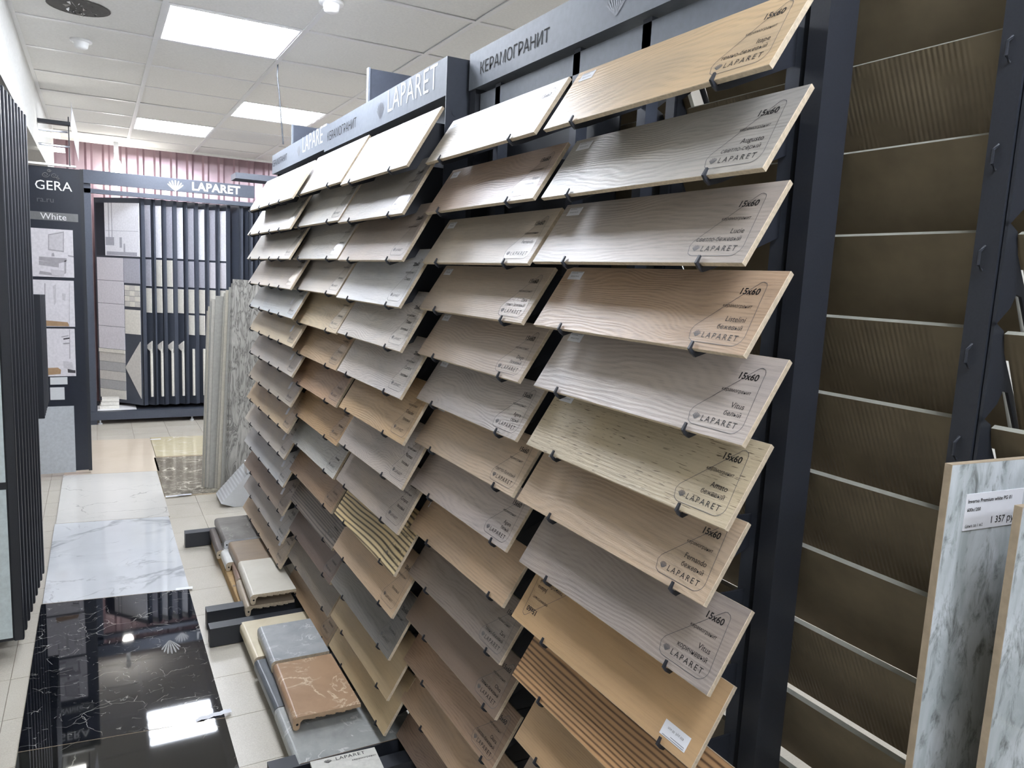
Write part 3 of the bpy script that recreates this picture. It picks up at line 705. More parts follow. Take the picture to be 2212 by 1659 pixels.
def floor_slab(name, x0, y0, x1, y1, mat, lab, shear=0.0, th=0.0095):
    mb = MB(); k = len(mb.v)
    mb.box((0, 0, 0), (x1 - x0, y1 - y0, th), 1); mb.f.pop(1); mb.mi.pop(1)
    mb.poly([(0, 0, th), (x1 - x0, 0, th), (x1 - x0, y1 - y0, th), (0, y1 - y0, th)], 0)
    mb.v = [(v[0], v[1] + shear*v[0], v[2]) for v in mb.v]
    o = mb.build('floor_slab', [mat, BISQUE]); o.location = (x0, y0, 0.0006); return tag(o, lab, 'slab')
SH = -0.115
floor_slab('f', -0.257, 1.44, 0.357, 2.655 - 0.003, MB_BLACK2, 'brownish black polished marble slab reflecting the ceiling light', SH)
blk = floor_slab('f', -0.257, 2.655, 0.357, 3.835, MB_BLACK, 'glossy black marble slab with white veins and shell mark', SH)
w2s = floor_slab('f', -0.252, 3.838, 0.360, 5.030, MB_W2, 'polished white marble slab with soft grey clouds, touching the black slab', SH)
w1s = floor_slab('f', -0.246, 5.033, 0.366, 6.180, MB_W1, 'satin white marble slab with thin crack-like veins', SH)
floor_slab('f', -0.240, 6.183, 0.385, 7.370, BEIGE, 'plain beige polished slab in front of the panel stand', SH)
floor_slab('f', 0.372, 5.425, 0.98, 6.545, BROWNS, 'dark grey-brown streaked slab beside the leaning planks', SH)
floor_slab('f', 0.392, 6.58, 1.00, 7.34, CREAMS, 'cream streaked slab beside the plain beige slab', SH)
mb = MB(); p = atz(369, 1397, 0.0105); shell(mb, 0, 0, 0.030, 7, z=0.0098); mb.v = [(v[0] + p.x + 0.257, -v[1]*2.4 + p.y - 2.655, v[2]) for v in mb.v]; mb.f = [f[::-1] for f in mb.f]; mb.build('shell_emblem', plain('silver_foil', (128,128,126), 0.5), blk)
mb = MB(); q0 = atz(380, 1277, 0.011); mb.box((0.0, 0, 0), (0.075, 0.028, 0.0008)); o = mb.build('price_tag', PAPER, w2s); o.matrix_local = Matrix.Translation((q0.x + 0.252, q0.y - 3.838 + 0.01, 0.0098)) @ Matrix.Rotation(-0.1, 4, 'Z')
for (px, py, own, ox, oy) in ((385, 1071, None, 0, 0), (358, 1074, None, 0, 0), (325, 950, None, 0, 0)):
    q0 = atz(px, py, 0.0112); mb = MB(); mb.box((0, 0, 0), (0.085, 0.03, 0.0008)); o = mb.build('price_label', PAPER); o.location = (q0.x, q0.y, 0.0104)
    tag(o, ('small white price label on the streaked grey-brown slab' if px > 370 else 'small white price label at the corner of the grey-brown slab') if py > 1000 else 'small white price label lying on the cream streaked slab', 'label', 'price labels on floor slabs')
# crumpled label between the black slabs
mb = MB(); 
for i in range(6):
    x0 = 0.02*i; z0 = 0.0005 + 0.003*(i % 2); z1 = 0.0005 + 0.003*((i + 1) % 2)
    mb.poly([(x0, 0, z0), (x0 + 0.02, 0.002, z1), (x0 + 0.02, 0.026, z1), (x0, 0.024 - 0.01*(i == 0), z0)])
o = mb.build('paper_strip', PAPER); q0 = atz(424, 1560, 0.011); o.location = (q0.x, q0.y, 0.0105); o.rotation_euler = (0, 0, 0.10); tag(o, 'crumpled white paper strip on the brownish black slab edge', 'paper')

# ================================================================== BULLNOSE TREADS
def tread(pfl, pnl, ztop, Dx, mat, lab, edge=None, drop=0.046, xmax=0.748):
    a, b_ = atz(*pfl, ztop), atz(*pnl, ztop)
    d = (a - b_); Lg = d.length; Dn, Df = min(Dx, xmax - b_.x), min(Dx, xmax - a.x); Dx = max(Dn, Df)
    ang = math.atan2(d.y, d.x) - PI/2
    t = thing('stair_tread', lab, 'tread', (b_.x, b_.y, ztop), ang, 'bullnose stair treads on the floor')
    prof = [(Dx, 0), (0.016, 0)]
    for k in range(1, 6):
        q = PI/2 + k*PI/10; prof.append((0.016 + 0.016*math.cos(q), -0.016 + 0.016*math.sin(q)))
    prof.append((0.0, -drop + 0.011))
    for k in range(1, 6):
        q = PI + k*PI/6; prof.append((0.011 + 0.011*math.cos(q), -drop + 0.011 + 0.011*math.sin(q)))
    prof += [(0.024, -0.020), (0.032, -0.0125), (Dx, -0.0125)]
    mb = MB(); n = len(prof)
    for i in range(n):
        j = (i + 1) % n
        mb.poly([(prof[j][0], 0, prof[j][1]), (prof[i][0], 0, prof[i][1]), (prof[i][0], Lg, prof[i][1]), (prof[j][0], Lg, prof[j][1])][::-1], 0 if i < 9 else 1)
    mb.poly([(p[0], 0, p[1]) for p in prof][::-1], 1); mb.poly([(p[0], Lg, p[1]) for p in prof], 1)
    fixx = lambda v: (v[0] if v[0] < Dx - 1e-6 else (Dn if v[1] < Lg/2 else Df), v[1], v[2])
    mb.v = [fixx(v) for v in mb.v]
    mb.build('body', [mat, edge or BISQUE], t)
    h = MB(); h.poly([(0.0135 + 0.0042*math.cos(q), -0.0006, -drop*0.55 + 0.0042*math.sin(q)) for q in [2*PI*k/12 for k in range(12)]][::-1]); h.build('core_hole', HOLE, t)
    r = MB()
    Dm = min(Dn, Df)
    for k in range(14 if Dm > 0.1 else 0):
        x = 0.04 + (Dm - 0.06)*k/14; r.box((x, 0.004, -0.0155 - 0.002*(k % 3)), (x + 0.012, Lg - 0.004, -0.0124))
    if r.v: r.build('ribbed_underside', edge or BISQUE, t)
    return t
ST = lambda n, a, b_, **k: stone(n, a, b_, **k)
z1, z2 = 0.086, 0.134
tread((517,1345), (549,1421), z1, 0.42, ST('cream_stone', (222,210,182), (212,199,170), scale=9), 'cream stair tread next to the steel foot bars', xmax=0.9)
tread((549,1427), (593,1529), z1, 0.42, ST('dark_grey_glaze', (98,102,106), (84,88,92), scale=9), 'dark grey stair tread under the terracotta tread', edge=plain('grey_body', (112,112,112), 0.7), xmax=0.9)
tread((593,1531), (640,1652), z1, 0.43, ST('grey_limestone', (166,168,164), (140,142,140), scale=9, veins=(214,214,210)), 'large mottled grey stair tread in front of the terracotta tread', edge=BISQUE2, xmax=0.9)
tread((556,1355), (586,1430), z2, 0.42, ST('light_grey_limestone', (176,178,178), (152,155,157), scale=9, veins=(226,226,224)), 'light grey mottled stair tread lying on the cream tread')
tread((590,1435), (633,1552), z2, 0.42, ST('terracotta_glaze', (176,144,114), (158,126,98), scale=6, veins=(224,206,180)), 'terracotta brown stair tread on top of the dark grey one', edge=plain('tan_body', (186,158,128), 0.7))
z1b, z2b = 0.100, 0.147
tread((452,1142), (468,1190), z1b, 0.036, ST('dark_brown_glaze', (104,96,90), (88,80,76), scale=9), 'dark brown stair tread at the far end of the stacked treads')
tread((463,1120), (484,1168), z2b, 0.40, ST('slate_mottled', (128,124,118), (98,94,90), scale=8, veins=(176,172,164)), 'slate grey stair tread nearest the white plank holder', edge=PLAST, xmax=0.86)
tread((470,1174), (488,1216), z1b, 0.045, ST('white_glaze', (226,225,220), (216,215,210), scale=9), 'short white stair nosing beside the wood-look tread')
tread((493,1171), (513,1214), z2b, 0.38, wood('wood_tread', (150,132,112), 'fine'), 'wood-look brown stair tread between slate and cream treads', xmax=0.86)
tread((499,1208), (511,1250), z1b, 0.045, ST('pink_brown_glaze', (160,134,118), (146,120,104), scale=9), 'pinkish brown stair nosing under the wood-look tread')
tread((514,1213), (541,1286), z2b + 0.01, 0.40, ST('ivory_stone', (222,216,202), (212,205,190), scale=7), 'ivory stair tread topping the cardboard boxes', xmax=0.752)
tread((510,1253), (530,1311), z1b, 0.40, ST('taupe_stone', (186,172,152), (172,158,138), scale=7), 'taupe stair tread lying between ivory tread and cardboard')
# the boxes and plinths below
def floor_box(x0, y0, x1, y1, h, mat, name, lab, cat):
    t = thing(name, lab, cat, (x0, y0, 0.001))
    me = MB().box((0, 0, 0), (x1 - x0, y1 - y0, h)).mesh('body', mat); bevel(me, 0.003); link('body', me, t)
    f = MB(); f.box((0.004, (y1 - y0)*0.48, h), ((x1 - x0) - 0.004, (y1 - y0)*0.52, h + 0.001)); f.build('flap_seam', BISQUE2, t)
    return t
pb = atz(520, 1331, 0)
floor_box(0.535, pb.y, 0.745, pb.y + 0.46, 0.052, CARD, 'cardboard_box', 'worn cardboard box under the taupe and ivory treads', 'box')
floor_box(0.535, pb.y + 0.47, 0.745, pb.y + 0.98, 0.052, CARD, 'cardboard_box', 'cardboard box under the slate and dark brown treads', 'box')
pl = thing('plinth', 'low black plinth carrying the near row of stair treads', 'plinth', (0.52, 2.20, 0))
MB().box((0, 0, 0.02), (0.30, 0.90, 0.039)).build('deck', BLACK, pl)
for (x, y) in ((0.0, 0.0), (0.26, 0.0), (0.0, 0.86), (0.26, 0.86)): MB().box((x, y, 0), (x + 0.04, y + 0.04, 0.02)).build('leg', BLACK, pl)
# printed white board at the bottom of the frame
pA = atz(655, 1649, 0.0955)
wb = thing('printed_tile', 'white tile with printed label lying in front of the grey treads', 'tile', (pA.x, pA.y - 0.34, 0.0850), -0.06)
MB().box((0, 0, 0), (0.20, 0.34, 0.010)).build('body', [plain('white_glaze_board', (226,224,216), 0.2)], wb)
lp = MB()
write(lp, 'LAPARET', 0.075, 0.318, width=0.09, z=0.0106, spacing=1.1); shell(lp, 0.05, 0.322, 0.010, z=0.0106)
write(lp, 'керамогранит', 0.12, 0.298, width=0.075, z=0.0106)
lp.poly([(0.03, 0.336, 0.0105), (0.0306, 0.336, 0.0105), (0.20, 0.27, 0.0105), (0.1994, 0.27, 0.0105)][::-1])
lp.build('printed_label', INK, wb)

# ================================================================== LEANING PLANKS AND THEIR HOLDER
GW = plain('warm_grey_wood_edge', (168,164,154), 0.7)
def scratch_mat():
    s = NT('grey_bark_relief'); v = s.coords((26, 26, 5), rnd=False); f = s.noise(v, 1.0, 3, 0.6, 1.4)
    k = s.math('ABSOLUTE', s.math('SUBTRACT', f, 0.5), 0)
    c = s.ramp(k, [(0.0, lin((104,102,98))), (0.05, lin((160,157,150))), (0.2, lin((182,179,172)))])
    s.set(c, 0.55); s.bump(k, 0.6, 0.004); return s.m
SCR = scratch_mat()
rels = [plain(f'grey_plank_{k}', c, 0.6) for k, c in enumerate([(176,172,160), (190,184,168), (168,166,158), (186,182,172), (160,158,150)])]
YL = 5.42
tops = [(448, 672), (451, 662), (455, 651), (459, 646), (467, 639), (485, 633), (489, 626), (496, 620), (501, 612), (504, 603)]
bots = [437, 440, 443, 446, 452, 464, 470, 478, 486, 492]
for k in range(10):
    y = YL + 0.012*(9 - k); zb_ = 0.03
    pl_, pt_ = aty(bots[k], 1066 - 1.2*k, y), aty(tops[k][0], tops[k][1], y)
    lean = pt_.x - pl_.x
    hgt = pt_.z - 0.011; w = 0.20
    y = 5.56 - 0.013*(k)
    mb = MB()
    bx = pl_.x
    front = k == 9
    mb.prism([(0, 0, 0), (0, 0.009, 0), (w, 0.009, 0), (w, 0, 0)], (0, 0.0, hgt), 1)
    mb.poly([(0.0005, -0.0004, 0.0005), (w - 0.0005, -0.0004, 0.0005), (w - 0.0005, -0.0004, hgt - 0.0005), (0.0005, -0.0004, hgt - 0.0005)], 0)
    o = mb.build('plank_sample', [SCR if k >= 8 else rels[k % 5], GW]); o.location = (bx, y, 0.011); o.rotation_euler = (0, math.atan2(lean, hgt), 0)
    tag(o, ['grey bark-relief plank at the front of the leaning row', 'grey bark-relief plank second in the leaning row'][9 - k] if k >= 8 else f'smooth grey plank, {ORD[9 - k]} from the front of the leaning row', 'plank', 'planks leaning in a row')
hd_ = thing('plank_holder', 'white serrated plastic holder at the foot of the leaning planks', 'holder', (0.70, 5.04, 0.001))
mb = MB(); 
sil = [(-0.03, 0.0), (0.0, 0.24)]
outl = [(0.02, 0.0)] + [(0.0 - 0.0, 0.14)]
serr = []
for k in range(12):
    f = k/11; serr += [(f*0.17, 0.03 + 0.19*f), (f*0.17 + 0.008, 0.03 + 0.19*f + 0.006)]
mb.prism([(0.06, 0, 0)] + [(x - 0.02, 0, z) for x, z in serr] + [(0.34, 0, 0.22), (0.34, 0, 0)], (0, 0.26, 0)); mb.build('body', PLAST, hd_)
mb = MB(); mb.box((0.14, -0.006, 0.224), (0.30, 0.10, 0.290)); mb.build('box', PLAST, hd_)

# ================================================================== LEFT: BLACK SWING PANELS
wd_ = thing('swing_display', 'tall row of black swing panels along the white bulkhead', 'display', (-0.6, 3.8, 0))
LWm = Matrix.Translation((0.6, -3.8, 0))
CREAMT, WHT = plain('cream_tile_face', (214,210,186), 0.3), plain('blue_white_tile_face', (214,226,228), 0.25)
wm_ = MB(); wm_.box((-0.95, -0.010, 0.075), (-0.285, 0.014, 2.195)); wm_.box((-0.318, -0.018, 0.075), (-0.285, -0.010, 2.195)); wm_.box((-0.95, -0.018, 2.165), (-0.318, -0.010, 2.195)); wmesh = bevel(wm_.mesh('swing_panel', BLACK), 0.003)
for k in range(9):
    o = link('swing_panel', wmesh, wd_, LWm @ Matrix.Translation((0.004*k if k < 9 else 0, 3.36 + 0.088*k, 0)))
    if k == 0:
        q = MB(); q.box((-0.92, -0.016, 1.86), (-0.320, -0.010, 2.16)); q.box((-0.92, -0.016, 1.60), (-0.320, -0.010, 1.858)); q.build('tile_face', CREAMT, o)
        q = MB(); q.box((-0.92, -0.016, 0.72), (-0.322, -0.010, 1.37)); q.box((-0.92, -0.016, 0.09), (-0.322, -0.010, 0.69)); q.build('tile_face', WHT, o)
mb = MB(); mb.box((-1.0, 3.30, 0.0), (-0.93, 4.16, 2.24)); o = mb.build('hinge_column', BLACK, wd_); o.matrix_local = LWm
mb = MB(); mb.box((-1.0, 3.30, 0.0), (-0.42, 4.16, 0.05)); o = mb.build('base', BLACK, wd_); o.matrix_local = LWm
w2_ = thing('swing_display', 'low row of black swing panels in front of the bathroom photo board', 'display', (-0.6, 4.6, 0)); L2m = Matrix.Translation((0.6, -4.6, 0))
sm_ = MB(); sm_.box((-0.85, -0.008, 0.80), (-0.235, 0.012, 1.40)); smesh = bevel(sm_.mesh('swing_panel', BLACK), 0.002)
for k in range(8):
    link('swing_panel', smesh, w2_, L2m @ Matrix.Translation((-0.002*k, 4.22 + 0.095*k, -0.004*k)))
mb = MB(); mb.box((-0.92, 4.18, 0.0), (-0.83, 5.0, 1.5)); o = mb.build('hinge_column', BLACK, w2_); o.matrix_local = L2m

# ------------------------------------------------------------------ bathroom photo board with lamps
YC = 6.20
bd = thing('photo_board', 'black board with bathroom photos and grey tile samples', 'board', (-0.4, YC, 0)); LC = Matrix.Translation((0.4, -YC, 0))
def on_board(name, mb, mats, parent=None):
    o = mb.build(name, mats, parent or bd); o.matrix_local = LC if parent is None else Matrix.Identity(4); return o
xr = -0.082
BOARD = plain('black_board', (30, 35, 47), 0.3)
on_board('panel', MB().box((-0.76, YC, 0.035), (xr, YC + 0.03, CZ + 0.612)), BOARD)
on_board('edge_frame', MB().box((xr, YC - 0.004, 0.03), (xr + 0.022, YC + 0.034, CZ + 0.615)), BLACK)
def rect(mb, p, q, dy, mi=0, th=0.004):
    a, b_ = aty(*p, YC), aty(*q, YC); mb.box((a.x, YC - dy - th, a.z), (b_.x, YC - dy, b_.z), mi); return mb
PH = [plain('photo_white', (224,220,224), 0.25), plain('photo_grey', (168,164,168), 0.25), plain('photo_dark', (70,68,72), 0.25), plain('photo_wood', (172,142,112), 0.25), plain('photo_light', (204,200,204), 0.25)]
def flat(mb, pts, dy, mi): mb.poly([aty(px, py, YC - dy) for px, py in pts][::-1], mi)
for (y0, y1, xl, xr_) in ((490, 600, 40, 160.5), (602.5, 706, 40, 162.5), (709, 812, 40, 164.5)):
    mb = rect(MB(), (xl, y0), (xr_, y1), 0.0); on_board('photo_print', mb, PH)
mb = MB()
for (pts, mi) in (([(104,506),(138,500),(138,545),(104,540)], 1), ([(106,508),(136,503),(136,542),(106,538)], 4), ([(84,554),(144,558),(144,564),(128,569),(84,562)], 1), ([(94,553),(136,555),(128,560),(100,559)], 0), ([(112,547),(116,546),(118,554),(111,554)], 1),
                  ([(128,566),(132,565),(132,598),(128,598)], 0), ([(139,563),(143,562),(143,590),(139,592)], 1), ([(84,563),(127,568),(127,578),(84,572)], 1), ([(86,585),(128,592),(128,597),(84,592)], 1), ([(109,581),(140,585),(138,598),(112,594)], 4), ([(146,551),(159,553),(159,556),(148,554)], 1),
                  ([(98,692),(146,696),(151,705),(96,704)], 3), ([(120,612),(122,612),(123,703),(120,703)], 0), ([(114,618),(121,614),(121,655),(117,660)], 4), ([(149,612),(151,612),(151,706),(149,706)], 4), ([(134,633),(142,635),(141,650),(135,648)], 4), ([(96,612),(98,612),(98,640),(96,640)], 1),
                  ([(132,727),(148,724),(148,726),(133,729)], 1), ([(137,731),(150,729),(150,732),(137,734)], 2), ([(136,741),(150,740),(150,743),(137,744)], 1), ([(150,712),(151,712),(152,775),(150,775)], 1), ([(102,795),(125,794),(132,799),(131,808),(104,810)], 3), ([(136,780),(156,782),(160,800),(138,795)], 4), ([(146,797),(163,800),(163,806),(147,805)], 2)):
    flat(mb, pts, 0.0052 + 0.0001*(mi), mi)
on_board('photo_detail', mb, PH)
on_board('grey_tile', rect(rect(MB(), (60, 880), (164.5, 1019), 0), (60, 1021), (60.5, 1021.5), 0), plain('pale_grey_sample', (186,190,194), 0.35))
on_board('label_card', rect(rect(MB(), (108, 815), (146, 830), 0), (108, 837), (140, 863), 0), PLAST)
gb = MB(); rect(gb, (60, 455), (169, 480), 0.0, 0, 0.003); on_board('title_band', gb, plain('silver_band', (120,120,120), 0.35, 0.3))
tx = MB()
def put(txt, px, py, wpx, bold=0.0, mi=0):
    a, b_ = aty(px, py, YC), aty(px + wpx, py, YC); write(tx, txt, a.x, a.z, width=(b_.x - a.x), z=0.0, bold=bold, mi=mi)
put('White', 87.5, 472.5, 56, 0.0); put('GERA', 76, 407.5, 80, 0.0); put('ra.ru', 80, 435, 36, 0.0, 1)
o = tx.build('lettering', [WHITE, INKG], bd); o.matrix_local = LC @ Matrix(((1, 0, 0, 0), (0, 0, 1, YC - 0.0055), (0, 1, 0, 0), (0, 0, 0, 1)))
# scroll ornament above the word
sc = MB()
for (cx, cy, r0) in ((98, 377, 9), (117, 379, 8), (106, 368, 5), (125, 385, 4)):
    pts = []
    for k in range(22):
        q = k*0.45; r = r0*(1 - k/26); pts.append(aty(cx + r*math.cos(q), cy + 0.7*r*math.sin(q), YC - 0.006))
    sc.tube(pts, 0.0022, 5)
on_board('scroll_ornament', sc, INKG)
# lamp arms over the board
lampm = emis('flood_lamp', (1.0, 0.99, 0.93), 26.0)
la = thing('lamp_arm', 'dark arm with two small flood lamps above the photo board', 'lamp', (-0.3, YC, CZ + 0.64)); LL_ = Matrix.Translation((0.3, -YC, -CZ - 0.64))
def lampart(name, mb, mat, par=None):
    o = mb.build(name, mat, par or la); o.matrix_local = LL_; return o
def pxbox(p, q, y0, y1):
    a, b_ = aty(*p, y0), aty(*q, y0); return MB().box((a.x, y0, a.z), (b_.x, y1, b_.z))
lampart('crossbar', pxbox((60, 252), (152, 271), YC - 0.10, YC - 0.04), BLACK)
lampart('lamp_housing', pxbox((78, 276), (146, 284), YC - 0.14, YC - 0.05), GREYM2)
lampart('lamp_housing', pxbox((78, 308), (150, 315), YC - 0.14, YC - 0.05), GREYM2)
lampart('lamp_glass', pxbox((86, 284), (130, 297), YC - 0.13, YC - 0.07), lampm)
lampart('lamp_glass', pxbox((90, 315), (140, 328), YC - 0.13, YC - 0.07), lampm)
lampart('upright', pxbox((146, 252), (152, 358), YC - 0.08, YC - 0.05), BLACK)
lampart('lower_rail', pxbox((60, 352), (164, 358), YC - 0.02, YC + 0.02), PLAST)
fp = thing('flag_sign', 'thin white sign blade sticking out beside the flood lamps', 'sign', (-0.1, YC - 0.1, CZ + 0.65))
a, b_, c_, d_ = aty(153, 218, YC - 0.10), aty(155, 232, YC - 0.10), aty(170.5, 300, YC - 0.02), aty(170, 349, YC - 0.02)
e_ = aty(153, 275, YC - 0.10)
mb = MB(); mb.prism([a - fp.location, b_ - fp.location, c_ - fp.location, d_ - fp.location, e_ - fp.location], (0.0, 0.006, 0)); mb.build('blade', plain('sign_white', (222,222,228), 0.3), fp)

# ================================================================== FAR PANEL STAND
YF = 8.10
fs = thing('panel_stand', 'dark metal stand of angled tile panels under a lettered sign beam', 'stand', (0.6, YF, 0)); LF = Matrix.Translation((-0.6, -YF, 0))
DK = plain('stand_metal', (70, 75, 86), 0.4, 0.25, 0.5, 0.03)
def fpart(name, mb, mat, par=None):
    o = mb.build(name, mat, par or fs); o.matrix_local = LF if par is None else Matrix.Identity(4); return o
xl = -0.085
fpart('post', MB().box((xl, YF, 0.0), (xl + 0.06, YF + 0.06, CZ + 0.80)), DK)
fpart('post', MB().box((xl, YF + 0.60, 0.0), (xl + 0.06, YF + 0.66, CZ + 0.80)), DK)
fpart('post', MB().box((1.62, YF + 0.60, 0.0), (1.68, YF + 0.66, CZ + 0.80)), DK)
sign = fpart('sign_beam', MB().box((xl, YF - 0.05, CZ + 0.682), (1.42, YF - 0.01, CZ + 0.802)), DK)
sb = MB(); shell(sb, 0, 0, 0.058, 7); 
p0 = aty(379, 399, YF - 0.055)
def onsign(mb, x, z, nm, mat):
    o = mb.build(nm, mat, sign); o.matrix_local = Matrix(((1, 0, 0, x), (0, 0, 1, YF - 0.0525), (0, 1, 0, z), (0, 0, 0, 1))); return o
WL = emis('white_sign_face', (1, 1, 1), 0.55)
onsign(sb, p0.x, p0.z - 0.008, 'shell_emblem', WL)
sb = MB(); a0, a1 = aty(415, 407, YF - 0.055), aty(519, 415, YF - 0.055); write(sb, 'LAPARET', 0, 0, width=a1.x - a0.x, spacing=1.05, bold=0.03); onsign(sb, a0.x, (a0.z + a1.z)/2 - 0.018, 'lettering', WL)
fpart('top_rail', MB().box((xl, YF + 0.0, CZ + 0.60), (1.68, YF + 0.05, CZ + 0.64)), DK)
fpart('base_beam', MB().box((xl, YF - 0.02, 0.045), (1.68, YF + 0.06, 0.125)), DK)
fpart('base_deck', MB().box((xl, YF + 0.06, 0.10), (1.68, YF + 0.66, 0.12)), BLACK)
for x in (0.0, 0.82, 1.6): fpart('foot', MB().lathe([(0, 0), (0.02, 0), (0.02, 0.01), (0.008, 0.015), (0.008, 0.045), (0, 0.045)], (x, YF + 0.02, 0), 12), PLAST)
TF = [plain('panel_tile_white', (218,214,220), 0.3), plain('panel_tile_cream', (226,222,212), 0.3), plain('panel_photo', (236,236,242), 0.2), plain('panel_photo_grey', (176,176,186), 0.25), plain('panel_tile_strip', (206,202,196), 0.35), plain('panel_strip_grey', (178,178,178), 0.35)]
PW, ANG = 0.60, math.radians(131)          # panels run back and to the left
pm = MB(); pm.box((0, -0.012, 0.155), (PW, 0.012, CZ + 0.60)); pm.box((0, -0.034, 0.155), (0.014, 0.012, CZ + 0.60)); pmesh = pm.mesh('flip_panel', DK)
def facing(par, full, k):
    """samples on the side of the panel that faces the aisle (local +y is the hidden side)"""
    def q(nm, x0, x1, z0, z1, mat, th=0.006):
        mb = MB(); mb.box((x0, -0.012 - 0.0 + 0.024, z0), (x1, 0.012 + th, z1)); return mb.build(nm, mat, par)
    if full:
        q('photo_print', 0.02, 0.46, 1.62, 2.13, TF[2]); q('text_strip', 0.465, 0.575, 1.62, 2.13, BOARD); q('photo_print', 0.025, 0.225, 1.36, 1.60, TF[3])
        for i in range(4): q('tile', 0.235, 0.575, 1.60 - 0.2275*(i + 1) + 0.004, 1.60 - 0.2275*i, TF[0])
        mb = MB()
        for (x0, x1, z0, z1) in ((0.36, 0.37, 1.80, 2.13), (0.40, 0.41, 1.80, 2.13), (0.03, 0.45, 1.86, 1.864), (0.34, 0.45, 1.72, 1.80), (0.24, 0.27, 1.70, 1.80), (0.05, 0.44, 1.625, 1.66), (0.20, 0.22, 1.66, 1.74)): mb.box((x0, 0.018, z0), (x1, 0.0186, z1))
        mb.build('photo_detail', TF[3], par)
        q('tile', 0.235, 0.575, 0.655, 0.69, TF[1], 0.012)
        for i, t_ in enumerate((4, 5, 4, 5, 1)): q('tile', 0.235, 0.575, 0.655 - 0.093*(i + 1), 0.652 - 0.093*i, TF[t_])
        for i in range(4):
            for j in range(3): q('mosaic', 0.03 + 0.065*j, 0.092 + 0.065*j, 1.13 + 0.053*i, 1.18 + 0.053*i, TF[1] if (i + j) % 2 else TF[4])
        q('tile', 0.03, 0.225, 0.86, 1.10, TF[1])
        mb = MB(); mb.prism([(0.035, 0.012, 0.79), (0.235, 0.012, 0.52), (0.035, 0.012, 0.22)], (0, 0.006, 0)); mb.build('corner_tile', TF[4], par)
    else:
        q('photo_print', 0.016, 0.22, 1.62, 2.12, TF[(3, 2, 3, 2, 3, 2, 3, 2)[k % 8]]); 
        q('tile', 0.016, 0.22, 1.34, 1.60, TF[(3, 1, 1, 3, 3, 3, 0, 0)[k % 8]]); q('tile', 0.016, 0.20, 1.08, 1.32, TF[1])
        if k >= 4: q('tile', 0.016, 0.20, 0.86, 1.06, TF[1])
        if k < 4:
            mb = MB(); mb.prism([(0.016, 0.012, 0.80), (0.10, 0.012, 0.74), (0.016, 0.012, 0.68)], (0, 0.012, 0)); mb.build('corner_tile', TF[4], par)
        q('tile_edge', 0.016, 0.03, 0.24, 0.72, TF[1], 0.02)
rotm = Matrix.Rotation(ANG, 4, 'Z')
for k in range(9):
    xk = aty(309 + 23.0*k, 600, YF + 0.10).x
    o = link('flip_panel', pmesh, fs, LF @ Matrix.Translation((xk, YF + 0.10, 0)) @ rotm)
    facing(o, k == 0, k - 1)
for k in range(5):
    xk = aty(520 + 21*k, 600, YF + 0.04).x
    o = link('flip_panel', pmesh, fs, LF @ Matrix.Translation((xk, YF + 0.06, 0.012)) @ Matrix.Rotation(math.radians(118), 4, 'Z'))
sh = thing('sample_block', 'stack of small ribbed white tile samples on the stand base', 'sample', (*aty(196, 889, YF + 0.12).xy, 0.121)); 
for k in range(3): MB().box((0.0 + 0.01*k, 0, 0.035*k), (0.17, 0.12, 0.035*k + 0.032)).build('tile', TF[1], sh)
ws = MB(); ws.box((0, 0, 0), (0.34, 0.30, 0.002)); o = ws.build('paper_sheet', WHITE); o.location = (-0.02, YF + 0.07, 0.1205); tag(o, 'white sheet lying on the panel stand base', 'paper')
sh.location = (0.0, YF + 0.16, 0.1235)
# small bulb lamp hanging in front of the corrugated wall
bl = thing('hanging_lamp', 'small bright bulb lamp hanging from the ceiling edge', 'lamp', (0.20, 8.40, CEIL)); 
MB().box((-0.02, -0.02, -0.10), (0.02, 0.02, 0.0)).build('holder', PLAST, bl)
MB().tube([(0, 0, -0.10), (0, 0, -0.171)], 0.022, 12).build('socket', PLAST, bl)
MB().lathe([(0, -0.345), (0.03, -0.338), (0.05, -0.30), (0.05, -0.235), (0.03, -0.17), (0, -0.17)], seg=16).build('bulb', emis('bulb_glass', (1, 0.96, 0.9), 80.0), bl, True)
# black box sign and boards behind the far rack
def board_at(px0, py0, px1, py1, y, th, name, lab, cat, mat=GREYM2):
    a, b_ = aty(px0, py0, y), aty(px1, py1, y); t = thing(name, lab, cat, (a.x, y, min(a.z, b_.z)))
    w, h = b_.x - a.x, abs(a.z - b_.z); MB().box((0, 0, 0), (w, th, h)).build('panel', mat, t)
    MB().box((-0.006, -0.004, -0.004), (0.0, th + 0.004, h + 0.004)).build('edge_trim', BLACK, t); return t
def post_board(px0, py0, px1, zbot, y, lab):
    a = aty(px0, py0, y); b_ = aty(px1, py0, y); t = thing('header_board', lab, 'board', (a.x, y, 0))
    MB().box((0, 0, zbot), (b_.x - a.x, 0.02, a.z)).build('panel', GREYM2, t)
    MB().box((-0.008, -0.003, zbot), (0.0, 0.023, a.z + 0.004)).build('edge_trim', GREYM, t)
    MB().box((0.04, 0.0, 0.0), (0.08, 0.02, zbot)).build('support_post', BLACK, t)
post_board(800, 148, 905, 1.9, 3.27, 'dark blue-grey board rising behind the middle rack header')
post_board(634, 270, 712, 1.9, 4.62, 'dark blue-grey board rising behind the far rack header')
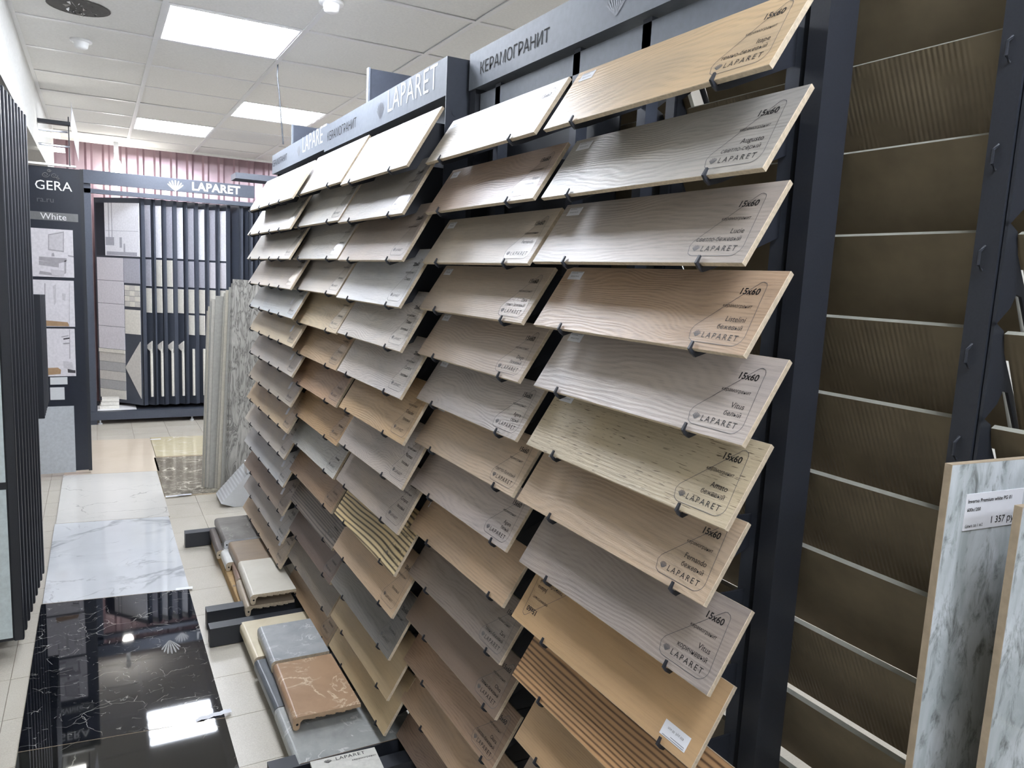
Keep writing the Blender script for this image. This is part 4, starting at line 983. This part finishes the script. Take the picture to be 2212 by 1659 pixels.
bx_ = thing('sign_box', 'small dark sign box above the end of the far rack', 'sign', (aty(509, 372, 6.9).x, 6.9, 0))
a, b_ = aty(509, 372, 6.9), aty(600, 394, 6.9)
MB().box((0, 0, b_.z), (b_.x - a.x, 0.25, a.z)).build('box', GREYM2, bx_); MB().box((0.40, 0.1, 0), (0.46, 0.16, b_.z)).build('post', BLACK, bx_)
# hanging wire
wi = MB(); pts = [atz(600, 138, CEIL)]
Y0 = pts[0].y
for (px, py) in ((599, 165), (603, 200), (606, 240), (612, 312)): pts.append(aty(px, py, Y0))
wi.tube(pts, 0.004, 6); tag(wi.build('hanging_wire', BLACK), 'thin dark wire dangling from the ceiling above the far rack', 'wire')
# smoke detectors and the broken downlight
def detector(px, py, lab):
    p = atz(px, py, CEIL); t = thing('smoke_detector', lab, 'detector', (p.x, p.y, CEIL - 0.001))
    MB().lathe([(0, -0.012), (0.05, -0.012), (0.052, -0.006), (0.052, 0)]).build('base', GRIDW, t, True)
    MB().lathe([(0, -0.045), (0.018, -0.045), (0.03, -0.038), (0.034, -0.022), (0.036, -0.012)]).build('sensor_head', GRIDW, t, True)
detector(175, 86, 'white smoke detector on the ceiling near the round hole')
detector(716, 3, 'white smoke detector on the ceiling beside the large light panel')
p = atz(170, 15, CEIL); dl = thing('recessed_downlight', 'round ceiling hole with crumpled silver foil inside', 'downlight', (p.x, p.y, CEIL - 0.002))
MB().lathe([(0.0, 0.0005), (0.118, 0.0), (0.122, -0.002), (0.128, 0.0)], seg=28).build('rim', plain('hole_rim', (92, 90, 88), 0.8), dl)
fo = MB(); r_ = random.Random(3)
for k in range(60):
    q, rr = r_.uniform(0, 6.28), 0.095*math.sqrt(r_.random()); x, y = rr*math.cos(q), rr*math.sin(q); s_ = r_.uniform(0.008, 0.022)
    if x < -0.05: continue
    fo.poly([(x + r_.uniform(-s_, s_), y + r_.uniform(-s_, s_), -0.002 - r_.uniform(0, 0.02)) for _ in range(3)])
fo.build('silver_foil', plain('crumpled_foil', (190, 190, 190), 0.25, 0.9), dl)
